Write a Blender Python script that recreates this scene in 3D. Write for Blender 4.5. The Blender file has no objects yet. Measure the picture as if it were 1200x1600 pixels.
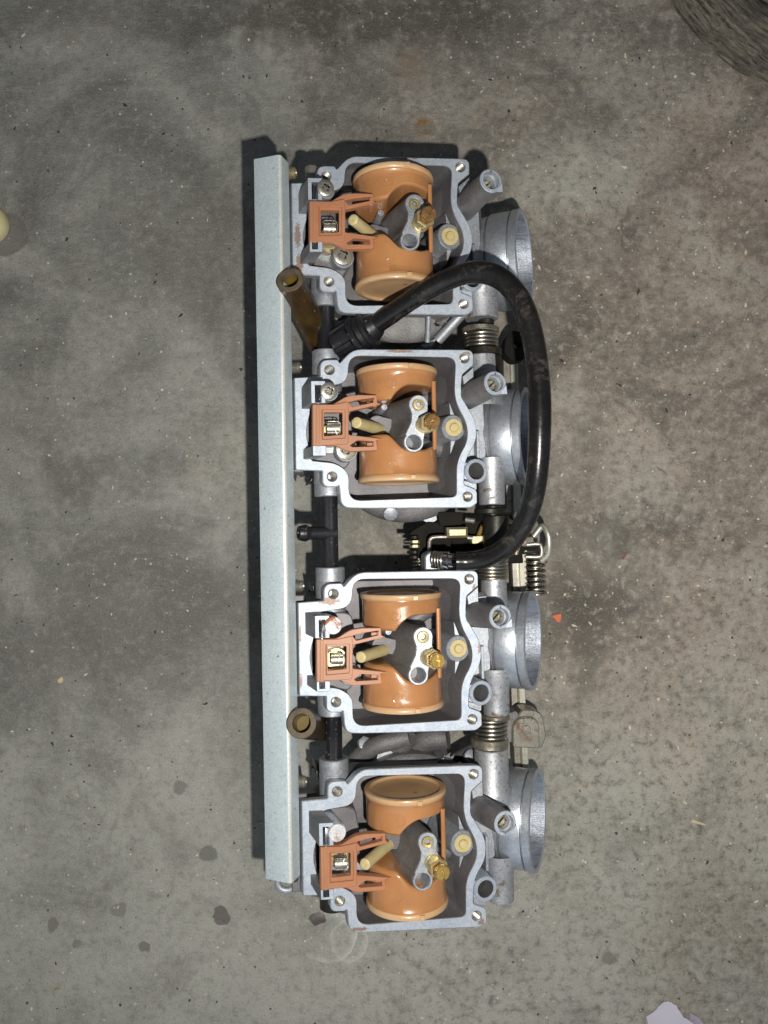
import bpy, math, random
from mathutils import Vector, Matrix, noise
from mathutils.geometry import tessellate_polygon
random.seed(7)
PI = math.pi
U = 0.0003                     # metres per unit; one unit is one photo pixel at the gasket face
DC = 1200.0                    # camera to gasket face, units
HF = 300.0                     # gasket face above floor, units
# ------------------------------------------------------------------ camera, world, light
scene = bpy.context.scene
C = scene.collection
cam_d = bpy.data.cameras.new('camera'); cam = bpy.data.objects.new('camera', cam_d); C.objects.link(cam)
cam.location = (0, 0, (DC + HF) * U)
cam_d.sensor_fit = 'HORIZONTAL'; cam_d.sensor_width = 36; cam_d.lens = 36.0
cam_d.clip_start = 0.01; cam_d.clip_end = 50
scene.camera = cam
scene.view_settings.view_transform = 'Standard'; scene.view_settings.look = 'None'
scene.view_settings.gamma = 1; scene.view_settings.exposure = 0.18
world = bpy.data.worlds.new('World'); scene.world = world; world.use_nodes = True
wn = world.node_tree; wn.nodes.clear()
wo = wn.nodes.new('ShaderNodeOutputWorld'); wb = wn.nodes.new('ShaderNodeBackground')
wt = wn.nodes.new('ShaderNodeTexCoord'); wx = wn.nodes.new('ShaderNodeSeparateXYZ')
wr = wn.nodes.new('ShaderNodeValToRGB'); wm = wn.nodes.new('ShaderNodeMath'); wm.operation = 'MULTIPLY_ADD'
wn.links.new(wt.outputs['Generated'], wx.inputs[0]); wn.links.new(wx.outputs['Y'], wm.inputs[0])
wm.inputs[1].default_value = -0.5; wm.inputs[2].default_value = 0.5
wn.links.new(wm.outputs[0], wr.inputs[0])
e = wr.color_ramp.elements
e[0].position = 0.15; e[0].color = (0.10, 0.105, 0.11, 1)
e[1].position = 0.95; e[1].color = (0.72, 0.80, 0.92, 1)
k_ = wr.color_ramp.elements.new(0.5); k_.color = (0.20, 0.23, 0.27, 1)
wn.links.new(wr.outputs[0], wb.inputs['Color']); wb.inputs['Strength'].default_value = 0.30
wn.links.new(wb.outputs[0], wo.inputs[0])
# the phone's torch, beside the lens
fl = bpy.data.lights.new('phone_flash', 'POINT'); fl.energy = 6.0; fl.shadow_soft_size = 0.0035; fl.color = (1.0, 0.955, 0.875)
flo = bpy.data.objects.new('phone_flash', fl); C.objects.link(flo)
flo.location = (92 * U, -135 * U, (DC + HF) * U)
# added soft bluish fill with an unseen source, beyond the frame's lower edge
ar = bpy.data.lights.new('soft_fill', 'AREA'); ar.shape = 'RECTANGLE'; ar.size = 2.4; ar.size_y = 1.6; ar.energy = 4.5; ar.color = (0.86, 0.93, 1.0)
aro = bpy.data.objects.new('soft_fill', ar); C.objects.link(aro)
aro.location = (-0.25, -1.9, 1.3)
aro.rotation_euler = (Vector((0, 0, 0)) - Vector(aro.location)).to_track_quat('-Z', 'Y').to_euler()

# ------------------------------------------------------------------ frames
ROT = Matrix.Rotation(math.radians(1.0), 3, 'Z') @ Matrix.Rotation(math.radians(4.3), 3, 'Y') @ Matrix.Rotation(math.radians(-1.3), 3, 'X')
RT = ROT.transposed()
def B(px, py, z=0.0):
    """photo measurement -> point in the bank's own frame (units) at height z above the gasket face"""
    o = RT @ Vector((0, 0, DC)); d = RT @ Vector(((px - 600) / DC, -(py - 800) / DC, -1))
    t = (z - o.z) / d.z
    return o + d * t
ORG = [B(510, 275), B(515, 578), B(521, 928), B(527, 1237)]
def K(px, py, z=0.0, i=2):
    return B(px, py, z) - ORG[i]
def q3(zx, zy, z=0.0):
    return K(360 + zx / 2.3077, 860 + zy / 2.3077, z)
def r3(zx, zy, z=0.0):
    return K(450 + zx / 6, 900 + zy / 6, z)
def F(px, py, z=0.0):
    """photo measurement on the floor -> world metres, z units above the floor"""
    k = (DC + HF - z) / DC
    return Vector(((px - 600) * k * U, -(py - 800) * k * U, z * U))
LEAN = 0.33
def WP(px, py, z=0.0):
    return ROT @ B(px, py, z) * U + Vector((0, 0, HF * U))
# ------------------------------------------------------------------ materials
def mat_new(name):
    m = bpy.data.materials.new(name); m.use_nodes = True
    nt = m.node_tree; b = nt.nodes['Principled BSDF']
    return m, nt, b
def N(nt, t, **kw):
    n = nt.nodes.new(t)
    for k, v in kw.items():
        if k in n.inputs: n.inputs[k].default_value = v
        else: setattr(n, k, v)
    return n
def ramp(nt, src, stops):
    r = nt.nodes.new('ShaderNodeValToRGB'); nt.links.new(src, r.inputs[0])
    el = r.color_ramp.elements
    while len(el) < len(stops): el.new(0.5)
    for i, (p, c) in enumerate(stops):
        el[i].position = p
        el[i].color = (c, c, c, 1) if not hasattr(c, '__len__') else (*c, 1)
    return r.outputs[0]
def mixc(nt, fac, a, b, mode='MIX'):
    n = nt.nodes.new('ShaderNodeMix'); n.data_type = 'RGBA'; n.blend_type = mode
    for s, v in ((n.inputs[0], fac), (n.inputs[6], a), (n.inputs[7], b)):
        if hasattr(v, 'is_output') : nt.links.new(v, s)
        elif hasattr(v, '__len__'): s.default_value = (*v, 1)
        else: s.default_value = v
    return n.outputs[2]
def mth(nt, op, a, b=None, clamp=False):
    n = nt.nodes.new('ShaderNodeMath'); n.operation = op; n.use_clamp = clamp
    for s, v in ((n.inputs[0], a), (n.inputs[1], b)):
        if v is None: continue
        if hasattr(v, 'is_output'): nt.links.new(v, s)
        else: s.default_value = v
    return n.outputs[0]
def coords(nt, scale=(1, 1, 1)):
    tc = nt.nodes.new('ShaderNodeTexCoord'); mp = nt.nodes.new('ShaderNodeMapping')
    mp.inputs['Scale'].default_value = scale
    oi = nt.nodes.new('ShaderNodeObjectInfo')
    cm = nt.nodes.new('ShaderNodeVectorMath'); cm.operation = 'SCALE'; nt.links.new(oi.outputs['Location'], cm.inputs[0]); cm.inputs[3].default_value = 3.7
    ad = nt.nodes.new('ShaderNodeVectorMath'); ad.operation = 'ADD'
    nt.links.new(tc.outputs['Object'], ad.inputs[0]); nt.links.new(cm.outputs[0], ad.inputs[1])
    nt.links.new(ad.outputs[0], mp.inputs[0])
    return mp.outputs[0]
def noise_t(nt, vec, scale, detail=4, rough=0.55, dist=0.0):
    n = nt.nodes.new('ShaderNodeTexNoise'); n.inputs['Scale'].default_value = scale
    n.inputs['Detail'].default_value = detail; n.inputs['Roughness'].default_value = rough; n.inputs['Distortion'].default_value = dist
    nt.links.new(vec, n.inputs['Vector']); return n.outputs['Fac']
def bump(nt, b, h, strength, dist):
    n = nt.nodes.new('ShaderNodeBump'); n.inputs['Strength'].default_value = strength; n.inputs['Distance'].default_value = dist
    nt.links.new(h, n.inputs['Height']); nt.links.new(n.outputs[0], b.inputs['Normal'])
def metal(name, ca, cb, r0, r1, metallic=1.0, big=60, fine=900, bstr=0.25, bd=0.0002, dirt=None, dirt_thr=(0.62, 0.72), stretch=(1, 1, 1), pits=None, pitc=(0.12, 0.10, 0.09), pthr=0.67, spots=None, bloom=None):
    m, nt, b = mat_new(name); v = coords(nt, stretch)
    n1 = noise_t(nt, v, big, 5, 0.6, 0.3); n2 = noise_t(nt, v, fine, 3, 0.6)
    f = ramp(nt, n1, [(0.3, 0), (0.7, 1)])
    col = mixc(nt, f, ca, cb)
    col = mixc(nt, mth(nt, 'MULTIPLY', ramp(nt, n2, [(0.35, 1), (0.6, 0)]), 0.35), col, tuple(c * 0.5 for c in ca))
    mt = None
    if pits:
        n4 = noise_t(nt, v, pits, 2, 0.5); pf = mth(nt, 'MULTIPLY', ramp(nt, n4, [(pthr, 0), (pthr + 0.05, 1)]), ramp(nt, n1, [(0.42, 0.15), (0.60, 0.9)]))
        col = mixc(nt, pf, col, pitc)
    if bloom:
        n6 = noise_t(nt, v, 420, 5, 0.75, 0.8)
        col = mixc(nt, mth(nt, 'MULTIPLY', ramp(nt, n6, [(0.45, 0), (0.62, 1)]), 0.6), col, bloom)
    if spots:
        gp = nt.nodes.new('ShaderNodeNewGeometry'); n5 = noise_t(nt, gp.outputs['Position'], 700, 4, 0.7)
        for (sx, sy, rx, ry) in spots:
            w = WP(sx, sy); mp_ = nt.nodes.new('ShaderNodeMapping'); mp_.vector_type = 'TEXTURE'; mp_.inputs['Location'].default_value = w
            mp_.inputs['Scale'].default_value = (rx * U, ry * U, 20 * U); nt.links.new(gp.outputs['Position'], mp_.inputs[0])
            ln = nt.nodes.new('ShaderNodeVectorMath'); ln.operation = 'LENGTH'; nt.links.new(mp_.outputs[0], ln.inputs[0])
            fc = ramp(nt, mth(nt, 'ADD', mth(nt, 'MULTIPLY', ln.outputs['Value'], 0.5), mth(nt, 'MULTIPLY', mth(nt, 'SUBTRACT', n5, 0.5), 1.1)), [(0.36, 1), (0.5, 0)])
            col = mixc(nt, mth(nt, 'MULTIPLY', fc, 0.8), col, (0.27, 0.15, 0.09))
    if dirt:
        n3 = noise_t(nt, v, 95, 6, 0.7, 0.6); df = ramp(nt, n3, [(dirt_thr[0], 0), (dirt_thr[1], 1)])
        col = mixc(nt, df, col, dirt)
        mm = mth(nt, 'MULTIPLY_ADD', df, -0.8 * metallic); nt.nodes[-1].inputs[2].default_value = metallic
        nt.links.new(mm, b.inputs['Metallic'])
    else: b.inputs['Metallic'].default_value = metallic
    nt.links.new(col, b.inputs['Base Color'])
    rr = mth(nt, 'MULTIPLY_ADD', n2, r1 - r0); nt.nodes[-1].inputs[2].default_value = r0
    nt.links.new(rr, b.inputs['Roughness'])
    bump(nt, b, mth(nt, 'ADD', n2, mth(nt, 'MULTIPLY', n1, 0.5)), bstr, bd)
    return m
M = {}
SPOTS = [(465, 368, 5, 22), (468, 412, 6, 16), (516, 939, 16, 7), (628, 247, 16, 3), (648, 247, 5, 2.5), (728, 553, 9, 4), (626, 549, 24, 2.5), (469, 990, 2, 16), (470, 1065, 3, 12), (751, 1012, 5, 10), (741, 924, 3, 14), (752, 1440, 6, 5), (560, 1452, 18, 3)]
M['machined'] = metal('machined_alloy', (0.40, 0.47, 0.58), (0.54, 0.60, 0.69), 0.44, 0.70, 0.5, 70, 1500, 0.45, 0.00015, (0.30, 0.20, 0.14), (0.70, 0.80), pits=1500, spots=SPOTS, bloom=(0.60, 0.63, 0.66))
M['cast'] = metal('cast_alloy_dark', (0.16, 0.155, 0.165), (0.29, 0.285, 0.30), 0.42, 0.75, 0.55, 45, 1300, 0.5, 0.0003, (0.10, 0.085, 0.07), (0.60, 0.75), pits=900)  # darker, rougher grey of the castings
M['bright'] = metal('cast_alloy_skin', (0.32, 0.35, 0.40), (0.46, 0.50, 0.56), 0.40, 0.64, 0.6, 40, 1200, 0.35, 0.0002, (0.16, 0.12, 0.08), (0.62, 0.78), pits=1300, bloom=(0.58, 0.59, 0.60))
M['tubecast'] = metal('sandy_cast', (0.13, 0.127, 0.13), (0.30, 0.295, 0.30), 0.40, 0.75, 0.5, 60, 1100, 0.7, 0.0004, (0.30, 0.23, 0.15), (0.66, 0.78))
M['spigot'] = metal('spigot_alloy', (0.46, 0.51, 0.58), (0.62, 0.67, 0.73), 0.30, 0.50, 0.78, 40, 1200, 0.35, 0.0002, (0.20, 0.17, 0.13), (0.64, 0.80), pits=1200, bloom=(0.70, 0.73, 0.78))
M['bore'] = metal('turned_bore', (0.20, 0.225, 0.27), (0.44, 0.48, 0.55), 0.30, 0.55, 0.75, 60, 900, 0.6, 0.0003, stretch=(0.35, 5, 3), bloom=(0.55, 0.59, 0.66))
M['rail_edge'] = metal('worn_lit_rail_edge', (0.74, 0.75, 0.70), (0.82, 0.83, 0.80), 0.3, 0.5, 0.3, 60, 1200, 0.2, 0.0001, (0.35, 0.28, 0.18), (0.66, 0.78))  # worn bend, with the light it catches put into the paler colour
M['rail'] = metal('rail_aluminium', (0.54, 0.66, 0.72), (0.68, 0.78, 0.81), 0.32, 0.52, 0.4, 22, 1100, 0.18, 0.0001, (0.36, 0.33, 0.26), (0.66, 0.80), pits=430, pitc=(0.17, 0.11, 0.07), pthr=0.69, bloom=(0.68, 0.74, 0.75))
M['steel'] = metal('zinc_steel', (0.40, 0.38, 0.33), (0.60, 0.58, 0.52), 0.28, 0.5, 0.8, 120, 1500, 0.4, 0.0002, (0.15, 0.09, 0.045), (0.56, 0.70))
M['gold_steel'] = metal('passivated_steel', (0.40, 0.34, 0.20), (0.60, 0.54, 0.38), 0.28, 0.55, 0.7, 140, 1500, 0.3, 0.00015, (0.12, 0.07, 0.03), (0.60, 0.76))
M['cream_steel'] = metal('link_steel', (0.58, 0.57, 0.48), (0.72, 0.71, 0.62), 0.3, 0.55, 0.75, 90, 1500, 0.2, 0.00015, (0.2, 0.15, 0.08), (0.68, 0.8))
M['spring'] = metal('spring_wire', (0.50, 0.46, 0.38), (0.68, 0.66, 0.60), 0.22, 0.42, 1.0, 120, 1500, 0.2, 0.0001, (0.14, 0.09, 0.05), (0.60, 0.75))
M['dark_steel'] = metal('oily_steel', (0.015, 0.015, 0.013), (0.05, 0.046, 0.036), 0.3, 0.6, 0.5, 120, 1200, 0.4, 0.0002, (0.12, 0.08, 0.03), (0.6, 0.75))
M['chrome'] = metal('polished_steel', (0.72, 0.74, 0.80), (0.85, 0.87, 0.92), 0.08, 0.2, 1.0, 90, 900, 0.1, 0.0001)
M['brass'] = metal('jet_brass', (0.70, 0.46, 0.12), (0.82, 0.60, 0.24), 0.2, 0.38, 0.72, 160, 1600, 0.2, 0.0001, (0.30, 0.15, 0.03), (0.62, 0.78))
M['brass_old'] = metal('tarnished_brass', (0.34, 0.18, 0.06), (0.60, 0.38, 0.17), 0.2, 0.45, 0.65, 200, 1600, 0.3, 0.00015, (0.10, 0.045, 0.015), (0.54, 0.72))
M['brass_pale'] = metal('pale_brass', (0.66, 0.54, 0.26), (0.80, 0.68, 0.38), 0.26, 0.45, 0.75, 120, 1500, 0.2, 0.0001)
M['rusty'] = metal('rusted_plug', (0.62, 0.62, 0.66), (0.75, 0.74, 0.74), 0.4, 0.7, 0.5, 200, 1500, 0.6, 0.0003, (0.30, 0.10, 0.03), (0.47, 0.54))
M['whitish'] = metal('corroded_plug', (0.60, 0.60, 0.64), (0.80, 0.79, 0.80), 0.45, 0.75, 0.4, 260, 1500, 0.6, 0.0003, (0.40, 0.26, 0.20), (0.56, 0.62))

def plastic(name, ca, cb, rough, sss=0.0, big=60, fine=700, bstr=0.08, bd=0.0002, coat=0.0, specks=None, radius=(0.01, 0.004, 0.001)):
    m, nt, b = mat_new(name); v = coords(nt)
    n1 = noise_t(nt, v, big, 4, 0.55, 0.2); n2 = noise_t(nt, v, fine, 3, 0.6)
    col = mixc(nt, ramp(nt, n1, [(0.3, 0), (0.7, 1)]), ca, cb)
    if specks:
        col = mixc(nt, ramp(nt, noise_t(nt, v, specks[1], 2, 0.5), [(specks[2], 0), (specks[2] + 0.03, 1)]), col, specks[0])
    nt.links.new(col, b.inputs['Base Color'])
    rr = mth(nt, 'MULTIPLY_ADD', n1, 0.25); nt.nodes[-1].inputs[2].default_value = rough - 0.1
    nt.links.new(rr, b.inputs['Roughness'])
    b.inputs['Coat Weight'].default_value = coat; b.inputs['Coat Roughness'].default_value = 0.12
    if sss:
        b.inputs['Subsurface Weight'].default_value = sss; b.inputs['Subsurface Radius'].default_value = radius; b.inputs['Subsurface Scale'].default_value = 0.25
    bump(nt, b, mth(nt, 'ADD', n2, mth(nt, 'MULTIPLY', n1, 1.5)), bstr, bd)
    return m
M['float'] = plastic('float_plastic', (0.39, 0.175, 0.068), (0.50, 0.235, 0.092), 0.28, 0.15, 40, 420, 0.3, 0.00035, 0.7, ((0.40, 0.15, 0.05), 700, 0.70))
M['float_cap'] = plastic('float_cap_plastic', (0.52, 0.32, 0.16), (0.62, 0.41, 0.23), 0.34, 0.2, 60, 500, 0.2, 0.0003, 0.25)
M['arm'] = plastic('hinge_plastic', (0.36, 0.15, 0.075), (0.44, 0.20, 0.105), 0.42, 0.1, 60, 900, 0.15, 0.0002, 0.0)
M['cream'] = plastic('cream_plastic', (0.52, 0.43, 0.20), (0.60, 0.51, 0.28), 0.45, 0.15, 200, 900, 0.3, 0.0002)
M['black'] = metal('dusty_rubber', (0.006, 0.006, 0.007), (0.018, 0.017, 0.016), 0.16, 0.34, 0.0, 45, 500, 0.15, 0.0003, (0.11, 0.095, 0.075), (0.55, 0.78), bloom=None)
M['black_old'] = plastic('black_rubber', (0.006, 0.006, 0.007), (0.014, 0.014, 0.015), 0.27, 0, 40, 500, 0.3, 0.0003, 0.0, ((0.10, 0.10, 0.10), 500, 0.72))
M['black_pl'] = plastic('black_plastic', (0.007, 0.007, 0.009), (0.016, 0.016, 0.021), 0.36, 0, 60, 600, 0.4, 0.0003, 0.0, ((0.22, 0.19, 0.12), 900, 0.69))
def amber():
    m, nt, b = mat_new('amber_rubber'); v = coords(nt)
    n1 = noise_t(nt, v, 120, 4, 0.6); n2 = noise_t(nt, v, 900, 3, 0.6)
    col = mixc(nt, ramp(nt, n1, [(0.35, 0), (0.7, 1)]), (0.062, 0.036, 0.007), (0.026, 0.012, 0.006))
    col = mixc(nt, ramp(nt, noise_t(nt, v, 600, 2, 0.5), [(0.70, 0), (0.74, 1)]), col, (0.4, 0.35, 0.25))
    nt.links.new(col, b.inputs['Base Color']); b.inputs['Roughness'].default_value = 0.4
    b.inputs['Transmission Weight'].default_value = 0.12; b.inputs['Coat Weight'].default_value = 0.15
    b.inputs['Subsurface Weight'].default_value = 0.3; b.inputs['Subsurface Radius'].default_value = (0.006, 0.004, 0.001); b.inputs['Subsurface Scale'].default_value = 0.4
    bump(nt, b, n2, 0.35, 0.0003); return m
M['amber'] = amber()
M['amber_in'] = plastic('amber_lining', (0.12, 0.08, 0.012), (0.18, 0.12, 0.018), 0.45, 0.2)
M['amber_end'] = plastic('amber_cut_end', (0.075, 0.055, 0.035), (0.13, 0.10, 0.065), 0.6, 0, 200, 900, 0.6, 0.0004)
M['boss'] = metal('grimy_boss', (0.40, 0.42, 0.46), (0.56, 0.58, 0.62), 0.36, 0.62, 0.65, 50, 1200, 0.45, 0.00025, (0.13, 0.095, 0.06), (0.55, 0.66), pits=700, pitc=(0.06, 0.05, 0.04), pthr=0.60, bloom=(0.60, 0.61, 0.63))
M['sooty'] = plastic('sooty_metal', (0.008, 0.008, 0.007), (0.018, 0.016, 0.013), 0.85, 0, 80, 700, 0.3, 0.0003)
M['sooty'].node_tree.nodes['Principled BSDF'].inputs['Specular IOR Level'].default_value = 0.25
M['collar'] = metal('dirty_collar', (0.28, 0.25, 0.19), (0.55, 0.52, 0.44), 0.25, 0.5, 0.85, 240, 1500, 0.5, 0.0003, (0.09, 0.06, 0.03), (0.50, 0.62))
M['worn_plate'] = metal('worn_plate', (0.30, 0.285, 0.235), (0.52, 0.50, 0.44), 0.28, 0.5, 0.75, 90, 1500, 0.4, 0.0002, (0.17, 0.095, 0.05), (0.54, 0.66), pits=700, pitc=(0.08, 0.06, 0.04), pthr=0.6)
M['hole_shade'] = plastic('hole_shade_black', (0.02, 0.02, 0.02), (0.03, 0.03, 0.03), 0.7)  # near-black colour stands in for the shade deep inside holes

# ------------------------------------------------------------------ mesh builder
class MB:
    def __init__(s): s.v = []; s.f = []; s.m = []; s.mats = []
    def mi(s, m):
        if m not in s.mats: s.mats.append(m)
        return s.mats.index(m)
    def add(s, vs, fs, m):
        o = len(s.v); s.v += [Vector(p) for p in vs]; i = s.mi(m)
        for f in fs: s.f.append([o + a for a in f]); s.m.append(i)
    def rings(s, rs, m, close=True, cap0=False, cap1=False, caps=None):
        n = len(rs[0]); vs = [p for r in rs for p in r]; fs = []
        for a in range(len(rs) - 1):
            for b in range(n if close else n - 1):
                c = (b + 1) % n
                fs.append((a * n + b, a * n + c, (a + 1) * n + c, (a + 1) * n + b))
        s.add(vs, fs, m)
        if cap0: s.add(rs[0], [list(range(n))[::-1]], caps or m)
        if cap1: s.add(rs[-1], [list(range(n))], caps or m)
    def lathe(s, prof, o, ax, m, n=32, cap0=False, cap1=False, fr=None, wob=0.0):
        ax = Vector(ax).normalized(); o = Vector(o)
        t = Vector((0, 0, 1)) if abs(ax.z) < 0.9 else Vector((1, 0, 0))
        a = ax.cross(t).normalized(); b = ax.cross(a)
        rs = []
        for (h, r) in prof:
            ring = []
            for i in range(n):
                th = 2 * PI * i / n; rr = r * (1 if fr is None else fr(th, h))
                ring.append(o + ax * h + (a * math.cos(th) + b * math.sin(th)) * rr)
            rs.append(ring)
        s.rings(rs, m, True, cap0, cap1)
    def sweep(s, pts, rad, m, n=14, caps=True, start=0, step=6, flat=None):
        P = catmull(pts, step) if step > 1 else [Vector(p) for p in pts]
        L = len(P)
        up = None; rs = []
        for i in range(L):
            d = (P[min(i + 1, L - 1)] - P[max(i - 1, 0)]).normalized()
            if up is None:
                up = d.cross(Vector((0.3, 0.2, 1))).normalized()
            up = (up - d * up.dot(d)).normalized(); w = d.cross(up)
            r = rad(i / (L - 1)) if callable(rad) else rad
            rs.append([P[i] + (up * math.cos(2 * PI * j / n) + w * math.sin(2 * PI * j / n) * (flat or 1)) * r for j in range(n)])
        s.rings(rs, m, True, caps, caps)
    def box(s, p0, p1, m, lean=0.0, bev=1.2):
        x0, y0, z0 = (min(p0[i], p1[i]) for i in range(3)); x1, y1, z1 = (max(p0[i], p1[i]) for i in range(3))
        s.prism([(x0, y0), (x1, y0), (x1, y1), (x0, y1)], [], z1, z0, m, m, lean=lean, bev=bev)
    def prism(s, outer, holes, zt, zb, mt, ms, lean=0.0, leany=0.0, bev=1.2, bottom=True, draft=0.0):
        """holes: list of (pts, depth or None for through, floor material or None)"""
        outer = ccw(outer)
        def ring(pts, z, off): return [Vector((x + lean * (z - zt), y + leany * (z - zt), z)) for x, y in offset(pts, off)]
        tops = [ring(outer, zt, -bev)]
        s.rings([ring(outer, zb, draft), ring(outer, zt - bev, 0), tops[0]], ms, True)
        for h in holes:
            pts, dep, fm = h[:3]; hm = h[3] if len(h) > 3 else ms; hd = h[4] if len(h) > 4 else 0.0
            pts = ccw(pts); t = ring(pts, zt, bev * 0.7); tops.append(t)
            zz = zb if dep is None else dep
            bot = ring(pts, zz, -hd)
            s.rings([t, ring(pts, zt - bev * 0.7, 0), bot], hm, True)
            if fm is not None: s.add(bot, tess([bot]), fm)
        s.add([p for r in tops for p in r], tess(tops), mt)
        if bottom:
            bo = [ring(outer, zb, draft)] + [ring(ccw(h[0]), zb, 0) for h in holes if h[1] is None]
            s.add([p for r in bo for p in r], tess(bo), ms)
    def build(s, name, parent=None, angle=34, loc=None, label=None, kind=None, shade=True):
        me = bpy.data.meshes.new(name)
        me.from_pydata([tuple(p * U) for p in s.v], [], s.f)
        for m in s.mats: me.materials.append(M[m])
        me.polygons.foreach_set('material_index', s.m)
        import bmesh
        bm = bmesh.new(); bm.from_mesh(me); bmesh.ops.remove_doubles(bm, verts=bm.verts, dist=U * 0.02)
        bmesh.ops.recalc_face_normals(bm, faces=bm.faces); bm.to_mesh(me); bm.free()
        if shade:
            me.polygons.foreach_set('use_smooth', [True] * len(me.polygons))
            me.set_sharp_from_angle(angle=math.radians(angle))
        o = bpy.data.objects.new(name, me); C.objects.link(o)
        if parent: o.parent = parent
        if loc is not None: o.location = Vector(loc) * U
        if label: o['label'] = label
        if kind: o['kind'] = kind
        return o
def area2(p): return sum(p[i][0] * p[(i + 1) % len(p)][1] - p[(i + 1) % len(p)][0] * p[i][1] for i in range(len(p)))
def ccw(p):
    p = [(a[0], a[1]) for a in p]
    return p if area2(p) > 0 else p[::-1]
def offset(p, d):
    if d == 0: return p
    n = len(p); out = []
    for i in range(n):
        a, b, c = Vector(p[i - 1]), Vector(p[i]), Vector(p[(i + 1) % n])
        e1 = (b - a); e2 = (c - b)
        if e1.length < 1e-6 or e2.length < 1e-6: out.append(p[i]); continue
        e1.normalize(); e2.normalize()
        n1 = Vector((e1.y, -e1.x)); n2 = Vector((e2.y, -e2.x)); mm = n1 + n2
        if mm.length < 1e-3: out.append(p[i]); continue
        mm.normalize(); k = d / max(0.5, mm.dot(n1)); out.append((b.x + mm.x * k, b.y + mm.y * k))
    return out
def tess(rings):
    R = [[Vector((p[0], p[1], 0)) for p in r] for r in rings]
    return [list(t) for t in tessellate_polygon(R)]
def catmull(pts, step):
    P = [Vector(p) for p in pts]; P = [P[0] * 2 - P[1]] + P + [P[-1] * 2 - P[-2]]; out = []
    for i in range(1, len(P) - 2):
        a, b, c, d = P[i - 1:i + 3]
        for k in range(step):
            t = k / step
            out.append(0.5 * ((2 * b) + (c - a) * t + (2 * a - 5 * b + 4 * c - d) * t * t + (3 * b - a - 3 * c + d) * t ** 3))
    out.append(P[-2]); return out
def fillet(pts, seg=6):
    """pts: (x, y, r) corner list -> rounded outline"""
    out = []; n = len(pts)
    for i in range(n):
        a, b, c = Vector(pts[i - 1][:2]), Vector(pts[i][:2]), Vector(pts[(i + 1) % n][:2]); r = pts[i][2]
        l1 = (a - b).length; l2 = (c - b).length
        t = min(r, l1 * 0.48, l2 * 0.48)
        if t < 0.4: out.append((b.x, b.y)); continue
        p = b + (a - b).normalized() * t; q = b + (c - b).normalized() * t
        for k in range(seg + 1):
            s_ = k / seg; w = p * (1 - s_) ** 2 + b * 2 * s_ * (1 - s_) + q * s_ ** 2
            out.append((w.x, w.y))
    return out
def circ(c, r, n=24, ph=0): return [(c[0] + r * math.cos(2 * PI * i / n + ph), c[1] + r * math.sin(2 * PI * i / n + ph)) for i in range(n)]
def outline(pts, fn, z=0.0, sc=1.0):
    return fillet([(*fn(x, y, z).xy, r * sc) for x, y, r in pts])

# ------------------------------------------------------------------ empty helper
def empty(name, loc=(0, 0, 0)):
    o = bpy.data.objects.new(name, None); C.objects.link(o); o.location = loc; o.empty_display_size = 0.02; return o
bank = empty('carburettor_bank', (0, 0, HF * U)); bank.rotation_euler = ROT.to_euler()
bank['label'] = 'bank of four motorcycle carburettors upside down with bowls off, orange floats and a black hose'
bank['category'] = 'carburettor bank'

# ------------------------------------------------------------------ one carburettor body (own frame: origin at its upper left bowl screw hole)
OUT = [(243, 188, 4), (337, 181, 4), (337, 120, 34), (402, 118, 22), (409, 131, 5), (455, 79, 40), (830, 72, 20), (894, 72, 26), (894, 128, 3), (853, 164, 8),
       (848, 240, 40), (905, 335, 60), (906, 405, 60), (862, 480, 40), (860, 566, 8), (907, 582, 16), (908, 632, 5), (885, 650, 10), (480, 661, 20), (414, 660, 70), (406, 578, 4),
       (400, 584, 6), (346, 586, 34), (346, 527, 3), (248, 526, 5)]
INN = [(443, 104, 42), (437, 205, 42), (330, 222, 10), (306, 235, 10), (300, 320, 8), (284, 385, 34), (300, 455, 8), (306, 490, 8), (395, 497, 34), (442, 530, 30),
       (442, 634, 46), (832, 611, 20), (832, 480, 40), (872, 405, 50), (870, 345, 50), (822, 255, 50), (829, 102, 34)]
HOLES = [K(521, 928).xy, K(733, 905).xy, K(738, 1124).xy, K(525, 1097).xy]
def sc(z): return 0.4333
BORE_ANG = math.radians(25.3); BAX = Vector((math.cos(BORE_ANG), 0, math.sin(BORE_ANG)))
BC = K(834, 1003, -97)            # centre of the spigot mouth
BC.y = K(834, 1001, -92).y
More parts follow.
